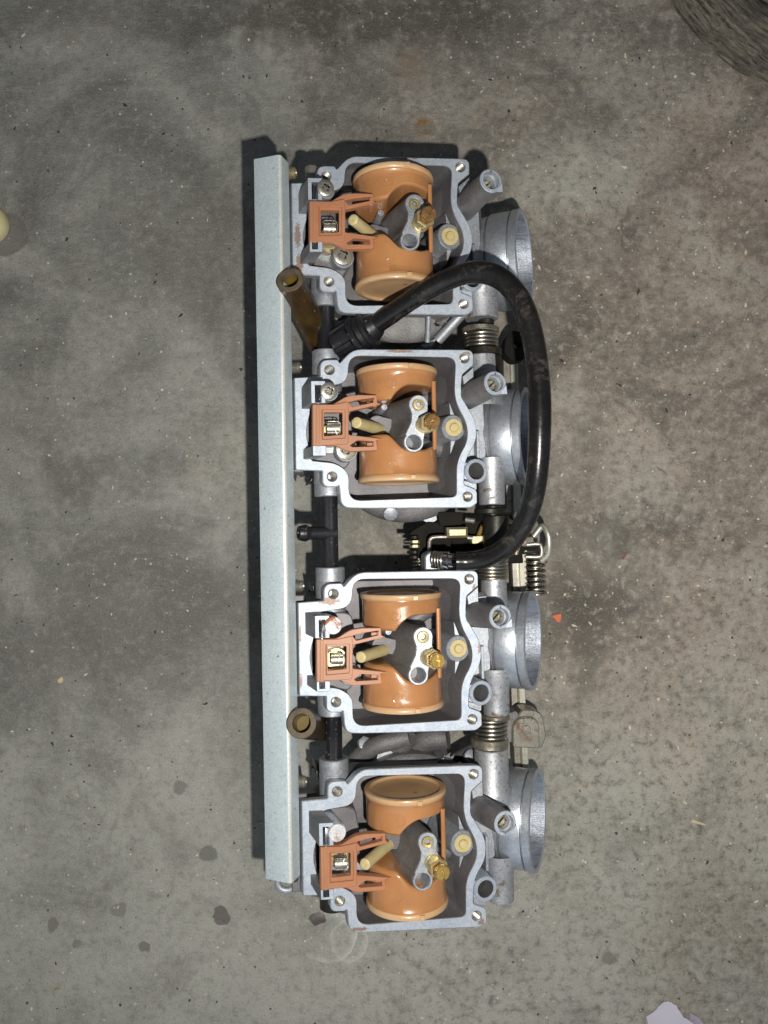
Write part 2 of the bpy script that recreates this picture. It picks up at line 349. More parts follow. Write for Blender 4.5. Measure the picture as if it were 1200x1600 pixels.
def body_mesh():
    b = MB()
    out = outline(OUT, q3, 0, sc(0)); inn = outline(INN, q3, 0, sc(0))
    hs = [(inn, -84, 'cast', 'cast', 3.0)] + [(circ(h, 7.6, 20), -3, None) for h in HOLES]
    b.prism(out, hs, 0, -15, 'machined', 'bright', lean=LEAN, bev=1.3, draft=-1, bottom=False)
    o_ = ccw(out)
    def sh(off, z): return [Vector((x + LEAN * z, y, z)) for x, y in offset(o_, off)]
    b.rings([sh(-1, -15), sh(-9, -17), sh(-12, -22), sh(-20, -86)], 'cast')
    for h in HOLES:                        # threaded screw holes
        pr = []
        z = -1.5
        while z > -44: pr += [(z, 7.7), (z - 1.4, 6.0)]; z -= 2.8
        b.lathe(pr, (h[0], h[1], 0), (LEAN * 1.25, 0, 1), 'steel', 20)
        b.lathe([(-44, 6.4), (-48, 0.3)], (h[0], h[1], 0), (LEAN * 1.25, 0, 1), 'hole_shade', 20)
    # solid core below the gasket face, down to the diaphragm housing
    core = [(x - 24, y) for x, y in offset(ccw(out), -24)]
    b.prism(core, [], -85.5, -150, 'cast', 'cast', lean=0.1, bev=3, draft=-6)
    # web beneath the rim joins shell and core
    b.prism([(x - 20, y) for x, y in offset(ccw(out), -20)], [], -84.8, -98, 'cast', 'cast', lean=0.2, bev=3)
    # raised seat ledge under the hinge
    led = outline([(300, 228, 8), (408, 222, 20), (438, 232, 16), (450, 300, 10), (455, 385, 20), (450, 470, 10), (430, 505, 16), (300, 492, 8), (286, 385, 30)], q3, -20, 0.43)
    b.prism(led, [], -20, -80, 'cast', 'cast', lean=0.1, bev=2)
    # needle seat boss
    c = r3(425, 775, -18); b.lathe([(-30, 27), (-2, 27), (0, 25.5), (0, 17), (-6, 16), (-6, 0.2)], c, (0.1, 0, 1), 'bright', 36)
    # two posts that carry the hinge pin: U-shaped, leaning with the casting
    def post(x0, y0, x1, y1, sx0, sx1, sy0, sy1, zt, xfull=None):
        a = r3(x0, y0, zt); d = r3(x1, y1, zt); s0 = r3(sx0, sy0, zt); s1 = r3(sx1, sy1, zt)
        o_ = fillet([(a.x, a.y, 1.5), (d.x, a.y, 1.5), (d.x, d.y, 1), (a.x, d.y, 1)], 3)
        b.prism(o_, [([(s0.x, s0.y), (s1.x, s0.y), (s1.x, s1.y), (s0.x, s1.y)], zt - 14, 'cast', 'cast')], zt, -40, 'machined', 'tubecast', lean=0.30, bev=0.7)
    post(250, 372, 392, 582, 290, 350, 412, 574, 52)
    post(268, 988, 396, 1082, 294, 348, 994, 1056, 52)
    # screw pillar beside upper post
    c = r3(427, 465, 46); b.lathe([(-90, 15), (0, 13), (0, 0.2)], c, (0.30, 0, 1), 'bright', 24)
    # lower screw pillar
    c = r3(588, 925, -4); b.lathe([(-70, 19), (-1, 17.5), (0, 16.5), (0, 0.2)], c, (0.22, 0, 1), 'bright', 28)
    # jet tower
    zt = 50
    p1 = q3(695, 312, zt); p2 = q3(678, 450, zt); pm = q3(700, 385, zt)
    lobe = []
    def arc(c, r, a0, a1, n=12):
        return [(c.x + r * math.cos(math.radians(a0 + (a1 - a0) * i / n)), c.y + r * math.sin(math.radians(a0 + (a1 - a0) * i / n))) for i in range(n + 1)]
    lobe += arc(p1, 15, -15, 190)
    lobe += [(p1.x - 11, p1.y - 14), (pm.x - 13.5, pm.y + 4), (p2.x - 12.5, p2.y + 13)]
    lobe += arc(p2, 15.6, 140, 370)
    lobe += [(p2.x + 17, p2.y + 12), (pm.x + 15, pm.y - 9), (pm.x + 17, pm.y + 6), (p1.x + 14, p1.y - 13)]
    b.prism(lobe, [(circ(p2, 11.3, 22), 22, 'cast', 'bright'), (circ(p1, 8.6, 20), zt - 3, 'bright', 'bright')], zt, -84, 'bright', 'tubecast', lean=0.36, bev=1.2, draft=3.5)
    # ribs and galleries on the bowl floor
    b.sweep([q3(640, 395, -38), q3(790, 400, -58), q3(835, 402, -62)], 15, 'cast', 14, step=3)
    b.sweep([q3(600, 300, -60), q3(700, 220, -66), q3(770, 190, -70)], 14, 'cast', 12, step=3)
    # nozzle base and its arm to the tower
    nb = q3(545, 345, -14)
    arm = arc(nb, 15.5, 60, 300, 16) + [(q3(640, 378, -14).x, q3(640, 378, -14).y), (q3(640, 330, -14).x, q3(640, 330, -14).y)]
    b.prism(arm, [], -14, -82, 'cast', 'cast', lean=0.15, bev=1.2, draft=2)
    # little bleed pipe
    sb = q3(556, 302, 2)
    b.lathe([(-70, 7), (-2, 5.2), (0, 4.6), (0, 3.0), (-5, 2.8), (-5, 0.1)], K(607, 987, 6), (0.1, 0, 1), 'bright', 16)
    # plug boss on the right with its two fins
    pc = K(716, 1013.5, -6)
    b.lathe([(-78, 24), (-1.5, 20.5), (0, 19.4), (0, 14.6), (-3, 14.3), (-3, 0.2)], pc, (LEAN, 0, 1), 'bright', 36)
    for s_ in (1, -1):
        b.prism([(pc.x + 5, pc.y + s_ * 17), (pc.x - 4, pc.y + s_ * 18), (pc.x - 5, pc.y + s_ * 42)], [], -14, -82, 'bright', 'cast', lean=LEAN, bev=0.6)
    # drain boss outside the rim
    oc = K(752, 1083, 0)
    b.lathe([(-60, 20), (-1.2, 19.4), (0, 18.4), (0, 14.2), (-1, 13.4)], oc, (0.25, 0, 1), 'machined', 36)
    b.lathe([(-1, 13.4), (-26, 12.6)], oc, (0.25, 0, 1), 'cast', 36)
    b.lathe([(-26, 12.6), (-26, 0.2)], oc, (0.25, 0, 1), 'hole_shade', 36)
    b.prism([(oc.x - 20, oc.y + 12), (oc.x - 12, oc.y + 15), (oc.x - 12, oc.y - 15), (oc.x - 20, oc.y - 12)], [], -0.8, -50, 'machined', 'cast', lean=0.25, bev=0.6)
    b.prism(fillet([(oc.x - 20, oc.y - 14, 2), (oc.x + 2, oc.y - 19, 2), (oc.x + 2, oc.y - 30, 3), (oc.x - 18, oc.y - 32, 2)]), [], -9, -60, 'bright', 'cast', lean=0.25, bev=1)
    # bevelled gusset under the upper right boss
    g = [q3(894, 129, -7), q3(852, 166, -7), q3(858, 208, -7), q3(896, 186, -7)]
    b.prism([(p.x, p.y) for p in g], [], -7, -55, 'bright', 'cast', lean=0.2, bev=1.2)
    # thin upright web on the neck and the body wall between rim and spigot
    w = K(757, 1020, -30); b.box((w.x - 5, w.y - 46, -34), (w.x, w.y + 10, -110), 'bright', 0.05, 0.8)
    w = K(750, 990, -36); b.prism(fillet([(w.x - 28, w.y + 62, 14), (w.x + 22, w.y + 66, 10), (w.x + 26, w.y - 66, 10), (w.x - 30, w.y - 84, 10)]), [], -52, -150, 'bright', 'cast', lean=0.2, bev=7)
    # diaphragm housing below
    hc = Vector((K(655, 1017, 0).x - 4, K(655, 1017, 0).y - 16, 0))
    b.lathe([(-86, 70), (-90, 96), (-93, 112), (-97, 124), (-102, 129.5), (-104, 131), (-140, 131), (-176, 127), (-179, 121), (-215, 117), (-256, 112), (-282, 96), (-288, 60), (-288, 0.3)], hc, (0, 0, 1), 'tubecast', 72)
    for a in (25, 110, 205, 290):          # ears of the housing
        c_ = hc + Vector((124 * math.cos(math.radians(a)), 124 * math.sin(math.radians(a)), -128))
        b.lathe([(-22, 16), (0, 16), (0, 0.3)], c_, (0, 0, 1), 'bright', 18)
    for a in ():            # ribs fan out of the core to the housing
        r0 = Vector((math.cos(math.radians(a)), math.sin(math.radians(a)), 0))
        b.sweep([hc + r0 * 60 + Vector((0, 0, -120)), hc + r0 * 96 + Vector((0, 0, -165)), hc + r0 * 116 + Vector((0, 0, -222))], 7, 'bright', 8, step=3)
    for k, a in enumerate((72, 78, 84, 89, 95, 101, 106)):      # cast relief round the cover
        rr = 118; aa = math.radians(a); c_ = hc + Vector((rr * math.cos(aa), rr * math.sin(aa), -96))
        b.box(c_ - Vector((3.5 if k % 2 else 5.5, 3.5, 4)), c_ + Vector((3.5 if k % 3 else 5.5, 3.5, 4.5)), 'bright', 0, 0.8)
    # engine side end of the bore (to the left, low)
    p = BC - BAX * 250
    b.lathe([(0, 66), (150, 72), (200, 76)], p, BAX, 'cast', 40, True, True)
    # lug under the hinge: side wall block
    lw = [q3(246, 215, 0), q3(330, 215, 0), q3(330, 500, 0), q3(250, 500, 0)]
    b.prism([(p_.x, p_.y) for p_ in lw], [], -20, -110, 'cast', 'cast', lean=0.3, bev=1)
    return b.build('carburettor_body', None, 32)
def spigot_mesh():
    b = MB()
    b.lathe([(-92, 70), (-80, 77), (-55, 79.5), (-54.2, 73), (-51.8, 73), (-51, 81.5), (-48, 82.5), (-18, 82), (-16.5, 81.5), (-16, 75), (-13.8, 75), (-13, 83), (-1.5, 84), (0, 82.5)], BC, BAX, 'spigot', 96, True)
    b.lathe([(0, 82.5), (0, 77), (-1.2, 75.5)], BC, BAX, 'machined', 96)
    pr = [(-1.2, 75.5)]; s = -1.2
    while s > -46: s -= 1.6; pr += [(s, 75.5 - 0.25 * (len(pr) % 4 == 0) + s * 0.16)]
    pr += [(-50, 63), (-110, 58)]
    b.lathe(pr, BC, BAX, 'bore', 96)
    b.lathe([(-110, 58), (-110, 0.3)], BC, BAX, 'hole_shade', 48)
    # casting seam on the crown and a strip of a neck rib
    up = Vector((-math.sin(BORE_ANG), 0, math.cos(BORE_ANG)))
    return b.build('intake_spigot', None, 28)
def pilot_tube_mesh():
    b = MB(); t = K(782, 964, 68); base = K(741, 960, -14)
    ax = (t - base).normalized(); L = (t - base).length
    b.lathe([(-L - 10, 20.5), (-L * 0.6, 19.5), (-1.5, 18.2)], t, ax, 'tubecast', 40)
    b.lathe([(-1.5, 18.2), (0, 17.2), (0, 13.2)], t, (ax.x * 0.8, ax.y, ax.z), 'machined', 40)
    b.lathe([(0, 13.2), (-7, 12.6), (-7.2, 10.6), (-8.4, 9.9), (-28, 9.0)], t, ax, 'bright', 40)
    b.lathe([(-28, 9.0), (-28, 0.2)], t, ax, 'hole_shade', 24)
    # pointed lip at the lower right of the mouth
    u_ = Vector((0.75, -0.66, 0))
    b.prism([(t.x + 5, t.y - 16.6), (t.x + 18.5, t.y - 16.5), (t.x + 17.2, t.y - 2)], [], t.z - 1.5, t.z - 30, 'machined', 'tubecast', lean=0.33, bev=0.5)
    o = b.build('mixture_screw_tube', None, 34)
    s_ = MB()
    c = t - ax * 15
    s_.lathe([(-12, 7.6), (-0.8, 7.6), (0, 6.8)], c, ax, 'gold_steel', 24)
    aa = Vector((0.75, 0.6, 0)); aa = (aa - ax * aa.dot(ax)).normalized(); bb = ax.cross(aa)
    for sg in (1, -1):                     # two halves leave the screwdriver slot between them
        top = []
        for i in range(13):
            a_ = math.radians(12 + 156 * i / 12) * sg
            top.append(c + (aa * math.cos(a_) + bb * math.sin(a_)) * 6.8)
        low = [p - ax * 3 for p in top]
        s_.add(top, [list(range(13))], 'gold_steel'); s_.add(top + low, [(i, (i + 1) % 13, 13 + (i + 1) % 13, 13 + i) for i in range(13)], 'dark_steel')
    s_.lathe([(-3, 7.6), (-3, 0.2)], c, ax, 'dark_steel', 24)
    o2 = s_.build('mixture_screw', None, 34)
    return o, o2

FZ = -10.0; FR = 63.0
FX = K(628, 1017, FZ).x
y_top = 0.0; y_bot = K(525, 1097).y - 11
def yup(x):                              # inner end of the upper drum across its width
    a = q3(0, 308, 40).y; c_ = q3(0, 252, 40).y; x0, x1 = q3(588, 0, 40).x, q3(665, 0, 40).x
    t = max(0, min(1, (x - x0) / (x1 - x0))); t = math.sin(t * PI / 2) ** 0.8
    return a + (c_ - a) * t
def ylow(x):
    a = q3(0, 434, 40).y; c_ = q3(0, 492, 40).y; e_ = q3(0, 470, 40).y
    x0, x1, x2, x3 = q3(565, 0, 40).x, q3(640, 0, 40).x, q3(700, 0, 40).x, q3(755, 0, 40).x
    if x < x1:
        t = max(0, min(1, (x - x0) / (x1 - x0))); t = t * t * (3 - 2 * t); return a + (c_ - a) * t
    t = max(0, min(1, (x - x2) / (x3 - x2))); t = t * t * (3 - 2 * t); return c_ + (e_ - c_) * t
def float_mesh():
    b = MB(); n = 72
    for (ye, fn, sg) in ((y_top - 9, yup, -1), (y_bot + 9, ylow, 1)):
        rs = []
        def ring(r, y=None, inset=0.0, t=None):
            o = []
            for i in range(n):
                th = 2 * PI * i / n; x = FX + r * math.cos(th); z = FZ + r * math.sin(th)
                yi = fn(x)
                yy = y if y is not None else (ye + (yi - ye) * t if t is not None else yi) - inset * sg
                o.append(Vector((x, yy, z)))
            return o
        rs.append(ring(FR - 4, ye)); rs.append(ring(FR - 0.6, ye + 0.1 * sg)); rs.append(ring(FR - 0.6, ye + 1.2 * sg)); rs.append(ring(FR - 1.6, ye + 2.0 * sg))
        for t in (0.3, 0.5, 0.7, 0.9): rs.append(ring(FR - 1.8 - 0.4 * t, None, 0, t))
        rs.append(ring(FR - 2.4, None, 4.5)); rs.append(ring(FR - 3.6, None, 1.8)); rs.append(ring(FR - 6.2, None, 0.4)); rs.append(ring(FR - 9, None, 0))
        for r in (45, 35, 25, 15, 7, 0.5): rs.append(ring(r, None, 0))
        b.rings(rs, 'float')
    # added low relief arcs, shaped after highlights on the glue
    for (px_, py_, r_, a0, a1) in ((618, 962, 8, -160, 60), (618, 962, 4, 20, 200), (622, 1092, 7, 0, 250), (600, 958, 3, 0, 300)):
        c_ = K(px_, py_, 50); pts = []
        for k in range(13):
            a_ = math.radians(a0 + (a1 - a0) * k / 12); x_ = c_.x + r_ * math.cos(a_); y_ = c_.y + r_ * math.sin(a_)
            pts.append((x_, y_, FZ + math.sqrt(max(1, (FR - 2.0) ** 2 - (x_ - FX) ** 2)) + 0.1))
        b.sweep(pts, 0.55, 'float', 6, step=1)
    # tie rod between the drums on the right
    x = q3(748, 0, 36).x
    b.sweep([Vector((x, yup(x) + 8, 26)), Vector((x, ylow(x) - 8, 26))], 3.6, 'float', 12, step=1, flat=0.8)
    return b.build('float', None, 50)
def cap_mesh(top):
    b = MB(); y = y_top if top else y_bot; sg = -1 if top else 1
    pr = [(9.2, FR - 1.2), (7.5, FR + 0.6), (3, FR + 1.6), (0.8, FR + 0.6), (0, FR - 1.5), (0.4, FR - 7), (3.2, FR - 9.5), (4.0, FR - 12), (4.2, 30), (4.0, 0.3)]
    b.lathe(pr, (FX, y, FZ), (0, sg, 0), 'float_cap', 72)
    # snap notch and gate mark
    b.lathe([(-0.6, 3.6), (-0.6, 0.2)], (FX + 14, y + sg * 4.0, FZ + 20), (0, sg, 0), 'float', 14)
    b.box((FX + 12, y + sg * 1.5, FZ + FR - 2), (FX + 20, y + sg * 8.5, FZ + FR + 2.2), 'float_cap', 0, 0.8)
    return b.build('float_end_cap', None, 40)
def bracket_mesh():
    b = MB(); z = 50
    P = lambda pts: outline(pts, r3, z, 1 / 6)
    out = P([(268, 592, 5), (455, 588, 30), (585, 506, 40), (690, 490, 10), (872, 487, 8), (878, 558, 5), (912, 572, 5), (640, 642, 20), (608, 652, 20), (606, 872, 20), (660, 876, 20), (930, 902, 6), (868, 918, 5), (882, 1000, 8), (870, 1014, 8), (605, 1032, 30), (482, 976, 30), (272, 988, 5)])
    win = P([(375, 665, 10), (548, 660, 10), (548, 872, 10), (375, 890, 10)])
    s1 = P([(603, 562, 10), (700, 536, 10), (850, 514, 6), (846, 556, 6), (640, 608, 10)])
    s2 = P([(620, 972, 6), (690, 922, 10), (848, 930, 6), (848, 976, 6), (640, 988, 8)])
    b.prism(out, [(win, None, None), (s1, None, None), (s2, None, None)], z - 1.5, z - 13, 'arm', 'arm', lean=0.0, bev=0.8)
    # raised frame round the window
    f0 = P([(268, 594, 5), (470, 590, 15), (600, 560, 15), (608, 652, 20), (606, 872, 20), (600, 965, 15), (470, 975, 15), (272, 986, 5)])
    f1 = P([(352, 642, 8), (574, 636, 8), (574, 908, 8), (356, 926, 8)])
    b.prism(f0, [(f1, None, None)], z + 2.5, z - 1.6, 'arm', 'arm', bev=0.8)
    # rolled barrel round the pin
    c0 = r3(316, 592, 44); c1 = r3(316, 986, 44)
    b.lathe([(0, 4.0), (0, 8.0), (1, 9.0), ((c0 - c1).length - 1, 9.0), ((c0 - c1).length, 8.0), ((c0 - c1).length, 4.0)], c1, c0 - c1, 'arm', 24)
    # arm feet where they drop to the drums
    for yy in (545, 935):
        a = r3(835, yy - 28, 44); d = r3(872, yy + 45, 44); b.box((a.x, a.y, 20), (d.x, d.y, 47), 'arm', 0, 0.8)
        a = r3(780, yy - 14, 40); d = r3(850, yy + 26, 40); b.box((a.x, a.y, 22), (d.x, d.y, 37), 'arm', 0, 0.8)
    return b.build('float_hinge', None, 34)
def pin_mesh():
    b = MB(); c0 = r3(318, 420, 45); c1 = r3(320, 1052, 45)
    b.lathe([(0, 0.2), (0, 4.2), (0.8, 4.7), ((c0 - c1).length - 0.8, 4.7), ((c0 - c1).length, 4.2), ((c0 - c1).length, 0.2)], c1, c0 - c1, 'chrome', 20)
    return b.build('hinge_pin', None, 34)
def needle_mesh():
    b = MB(); c = r3(460, 780, 28)
    b.lathe([(-34, 7), (-2, 7), (0, 5.5), (0, 0.2)], c - Vector((0, 0, 4)), (0, 0, 1), 'steel', 24)
    # folded saddle clip
    for s_ in (-1, 1):
        b.box((c.x - 9, c.y + s_ * 6.2, c.z - 5), (c.x + 9, c.y + s_ * 7.6, c.z + 9), 'steel', 0, 0.3)
    pr = []
    for i in range(9):
        a_ = PI * i / 8; pr.append((math.cos(a_) * 6.4, math.sin(a_) * 4.5))
    rs = [[Vector((x, c.y + p[0], c.z + 7 + p[1])) for p in pr] for x in (c.x - 9, c.x - 6, c.x + 6, c.x + 9)]
    b.rings(rs, 'steel', False)
    b.sweep([c + Vector((9, -9, 9)), c + Vector((11, -4, 11)), c + Vector((11, 5, 11)), c + Vector((7, 9.5, 11)), c + Vector((-8, 10, 10)), c + Vector((-10, 8, 6))], 1.0, 'steel', 8)
    b.sweep([c + Vector((6, -10, 12)), c + Vector((2, 0, 14.5)), c + Vector((5, 11, 12))], 0.7, 'steel', 8)
    o = b.build('needle_clip', None, 40)
    b = MB()
    b.lathe([(-22, 17), (-1, 17), (0, 16), (0, 8.2), (-8, 8)], r3(455, 778, 4), (0, 0, 1), 'brass_pale', 6 * 6, fr=None)
    o2 = b.build('needle_seat', None, 34)
    return o, o2
def phillips_mesh(c, r, m, z_ax=(0.25, 0, 1), cross=True):
    b = MB(); c = Vector(c)
    if cross:
        n = 48; ang = math.radians(20)
        pr = [(-14, r * 0.5), (-5, r * 0.5), (-5, r * 0.94), (-3.6, r), (-1.6, r * 0.96), (-0.5, r * 0.8), (0, r * 0.62)]
        b.lathe(pr, c, z_ax, m, n)
        ax = Vector(z_ax).normalized(); a = ax.cross(Vector((0, 1, 0))).normalized() * -1; bb = ax.cross(a)
        cr = []
        w, l = r * 0.13, r * 0.46
        for k in range(4):
            th = ang + k * PI / 2; d = Vector((math.cos(th), math.sin(th))); e_ = Vector((-d.y, d.x))
            cr += [d * l - e_ * w, d * l + e_ * w, d * (w * 1.6) + e_ * (w * 1.6)]
        cr = [(p.x, p.y) for p in cr]
        outer = circ((0, 0), r * 0.62, n)
        R0 = [[Vector((x, y, 0)) for x, y in outer], [Vector((x, y, 0)) for x, y in cr]]
        T = lambda x, y, z: c + a * x + bb * y + ax * z
        b.add([T(x, y, 0) for x, y in outer] + [T(x, y, -0.2) for x, y in cr], [list(t) for t in tessellate_polygon(R0)], m)
        low = [T(x * 0.72, y * 0.72, -4.2) for x, y in cr]
        b.rings([[T(x, y, -0.2) for x, y in cr], low], 'dark_steel'); b.add(low, tess([[(x, y) for x, y in cr]]), m)
    else:
        b.lathe([(-14, r), (-1.0, r), (0, r * 0.94), (0.2, r * 0.5), (0.0, 0.2)], c, z_ax, m, 40)
    return b
def jet_meshes(mj):
    b = MB(); base = K(670, 1027, 50); tip = K(684.5, 1033, 88)
    ax = (tip - base).normalized(); L = (tip - base).length
    b.lathe([(-4, 13.2), (3, 13.2), (3.6, 12.4), (L * 0.42, 12.4), (L * 0.44, 11)], base, ax, 'brass_pale', 40)
    hexf = lambda th, h: 1.0 / max(math.cos(((th) % (PI / 3)) - PI / 6), 0.86)
    b.lathe([(L * 0.36, 11.6), (L * 0.38, 13.2), (L * 0.60, 13.2), (L * 0.63, 12.2), (L * 0.63, 9.6), (L * 0.60, 9.4)], base, ax, 'brass_pale', 48, fr=hexf)
    b.lathe([(L * 0.60, 9.5), (L * 0.60, 5.0)], base, ax, 'brass_old', 30)
    o = b.build('jet_holder', None, 30)
    b = MB()
    kn = lambda th, h: 1.0 + (0.05 * math.cos(th * 22) if h > L * 0.80 else 0)
    b.lathe([(L * 0.5, 6.0), (L * 0.78, 6.0), (L * 0.80, 9.8), (L * 0.82, 10.9), (L * 1.0, 10.9), (L * 1.03, 9.8)], base, ax, mj, 88, fr=kn)
    aa = Vector((-0.15, 1, 0)) if mj == 'brass' else Vector((0.6, 1, 0))
    aa = (aa - ax * aa.dot(ax)).normalized(); bb = ax.cross(aa); T = base + ax * (L * 1.03)
    for sg in (1, -1):                    # slotted head: two half discs with a hole between them
        ou = []; n = 14
        for i in range(n + 1):
            a_ = (math.radians(9) + (PI - math.radians(18)) * i / n) * sg; ou.append(T + (aa * math.cos(a_) + bb * math.sin(a_)) * 9.8)
        inn_ = [T + (aa * math.cos(a_) + bb * math.sin(a_)) * 2.8 for a_ in [(math.radians(28) + (PI - math.radians(56)) * i / n) * sg for i in range(n + 1)]]
        lo = [p - ax * 4 for p in ou]; li = [p - ax * 4 for p in inn_]
        b.rings([ou, inn_], mj, False); b.rings([inn_, li], mj, False)
        b.add([ou[0], inn_[0], li[0], lo[0]], [(0, 1, 2, 3)], mj); b.add([ou[-1], inn_[-1], li[-1], lo[-1]], [(0, 1, 2, 3)], mj)
    b.lathe([(L * 1.03 - 3.8, 9.7), (L * 1.03 - 3.8, 2.2), (L * 1.03 - 9, 2.0), (L * 1.03 - 9, 0.1)], base, ax, mj, 40)
    o2 = b.build('main_jet', None, 30)
    return o, o2
def pilot_jet_mesh():
    b = MB(); c = q3(695, 312, 50.6)
    b.lathe([(-8, 8.4), (-0.8, 8.4), (0, 7.8), (0.2, 4.6), (-0.8, 3.8)], c, (0.1, 0, 1), 'brass_pale', 28)
    b.lathe([(-0.8, 3.8), (-7, 3.2), (-7, 0.1)], c, (0.1, 0, 1), 'hole_shade', 16)
    return b.build('pilot_jet', None, 30)
def plug_mesh():
    b = MB(); c = K(716.5, 1013.5, -5.0)
    b.lathe([(-5, 14.2), (-1, 14.2), (0, 13.4), (0, 8.0), (-1.0, 7.4), (-1.0, 6.9), (2.6, 6.6), (3.6, 5.8), (3.8, 0.2)], c, (0.12, 0, 1), 'cream', 40)
    return b.build('brass_plug', None, 30)
def nozzle_mesh():
    b = MB(); t = K(563, 1027, 54); base = K(598, 1016, -14)
    L = (t - base).length
    b.lathe([(-6, 9.3), (0, 9.3), (L * 0.3, 9.0), (L - 1.5, 8.3), (L - 0.3, 7.2), (L, 6.2), (L + 0.3, 2.6), (L - 0.3, 2.2), (L - 0.3, 0.1)], base, t - base, 'cream', 32)
    return b.build('fuel_nozzle', None, 36)
def fuelboss_mesh(up):
    b = MB(); x = K(516, 900, -45).x
    if up: y0, y1 = K(516, 938, -45).y, K(516, 886, -45).y
    else: y0, y1 = K(516, 1070, -45).y, K(516, 1116, -45).y
    s = 1 if y1 > y0 else -1; L = abs(y1 - y0)
    b.lathe([(-22, 24), (L * 0.55, 24), (L * 0.57, 23.2), (L * 0.60, 23.6), (L - 1.5, 23.4), (L, 22.2), (L, 15), (L - 8, 14.5), (L - 8, 0.3)], (x, y0, -45), (0, s, 0), 'bright', 40)
    return b.build('fuel_pipe_boss', None, 32)
def shaftboss_mesh(up, r, length):
    b = MB(); x = K(771, 900, -72).x - (11 if r > 25 else 0)
    y0 = K(771, 930, -72).y if up else K(771, 1075, -72).y
    s = 1 if up else -1
    b.lathe([(-34, r + 6), (-14, r + 4), (-4, r + 0.5), (length - 1.5, r), (length, r - 1.5), (length, 9), (length, 0.3)], (x, y0, -72), (0, s, 0), 'boss', 44)
    return b.build('throttle_shaft_boss', None, 32)

protos = dict(
    spigot=spigot_mesh(), floatb=float_mesh(), cap0=cap_mesh(True), cap1=cap_mesh(False), hinge=bracket_mesh(), pin=pin_mesh(),
    pjet=pilot_jet_mesh(), plug=plug_mesh(), nozzle=nozzle_mesh(), fb_up=fuelboss_mesh(True), fb_lo=fuelboss_mesh(False))
protos['ptube'], protos['pscrew'] = pilot_tube_mesh()
protos['clip'], protos['seat'] = needle_mesh()
jetA = jet_meshes('brass'); jetB = jet_meshes('brass_old')
SC = r3(427, 465, 54)
ps_phil = phillips_mesh(SC, 13.2, 'steel').build('post_screw', None, 34)
ps_rust = phillips_mesh(SC, 13.2, 'rusty', cross=False).build('post_plug', None, 34)
ps_white = phillips_mesh(SC, 13.2, 'whitish', cross=False).build('post_plug', None, 34)
ls_ = phillips_mesh(r3(588, 925, 4), 17, 'steel').build('seat_screw', None, 34)
ls_w = phillips_mesh(r3(588, 925, 4), 17, 'bright').build('seat_screw', None, 34)
sb_u = shaftboss_mesh(True, 21.5, 30); sb_l = shaftboss_mesh(False, 21.5, 44); sb_ub = shaftboss_mesh(True, 28, 52); sb_lb = shaftboss_mesh(False, 28, 38)
body0 = body_mesh()
used = set()
def use(o, parent):
    if o in used:
        c = o.copy(); C.objects.link(c)
    else:
        used.add(o); c = o
    c.parent = parent
    if 'label' in c: del c['label']
    return c
BL = ['carburettor body at the top end, half crossed by the black hose', 'carburettor body second from the top with its spigot under the hose',
      'carburettor body just below the throttle linkage with a rusty round plug', 'carburettor body at the bottom end with a pale corroded plug']
for i in range(4):
    body = use(body0, bank); body.location = ORG[i] * U; body['label'] = BL[i]
    for k in ('spigot', 'floatb', 'cap0', 'cap1', 'hinge', 'pin', 'pjet', 'plug', 'nozzle', 'ptube', 'pscrew', 'clip', 'seat'): use(protos[k], body)
    if i > 0: use(protos['fb_up'], body)
    if i < 3: use(protos['fb_lo'], body)
    h, j = jetA if i > 1 else jetB
    use(jetA[0], body); jj = use(j, body); jj['label'] = 'shiny golden slotted jet' if i > 1 else 'dark tarnished slotted jet'
    s = use([ps_phil, ps_phil, ps_rust, ps_white][i], body)
    s['label'] = ['cross head screw', 'cross head screw', 'rusty round plug', 'white corroded round plug'][i]
    use(ls_ if i < 2 else ls_w, body)
    use([sb_u, sb_ub, sb_u, sb_ub][i], body) if i > 0 else None
    use([sb_lb, sb_l, sb_l, sb_l][i], body)
jetB_unused = jetB[0]
for o in (jetB_unused,):
    if o not in used: bpy.data.objects.remove(o)

# ------------------------------------------------------------------ rail
def rail():
    b = MB(); zl, zr = 20, 36
    A = [B(396, 249, zl), B(436, 241.5, zr)]; Z = [B(414.5, 1373, zl), B(453.5, 1380.5, zr)]
    def sec(P, Q):
        d = (Q - P); n = Vector((-d.z, 0, d.x)).normalized(); x = d.normalized(); w = d.length
        pts = [P - n * 26 + x * 3, P - n * 2.0, P - n * 0.5 + x * 0.4, P + x * 2.0, P + x * (w - 3), P + x * (w - 0.8) - n * 0.6, P + x * (w + 1.2) - n * 2.4, P + x * (w + 2.0) - n * 5, P + x * (w + 2.0) - n * 30,
               P + x * (w - 1.5) - n * 30, P + x * (w - 1.5) - n * 4, P + x * 3.5 - n * 4, P + x * 5.5 - n * 26]
        return pts
    rs = []; m = 44
    s0, s1 = sec(*A), sec(*Z)
    for i in range(m + 1):
        t = i / m; rr = []
        for p, q in zip(s0, s1):
            v = p.lerp(q, t); k = noise.noise(Vector((t * 20, v.z * 0.1, 3))) * 0.35; rr.append(v + Vector((k, 0, k * 0.5)))
        rs.append(rr)
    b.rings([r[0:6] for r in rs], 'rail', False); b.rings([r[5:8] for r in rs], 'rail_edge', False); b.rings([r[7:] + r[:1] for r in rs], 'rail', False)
    for r_ in (rs[0], rs[-1]): 
        b.add(r_, [(0, 1, 2, 3, 11, 12), (3, 4, 5, 6, 7, 10, 11), (7, 8, 9, 10)], 'rail')
    return b.build('mounting_rail', bank, 38)
rail_o = rail()
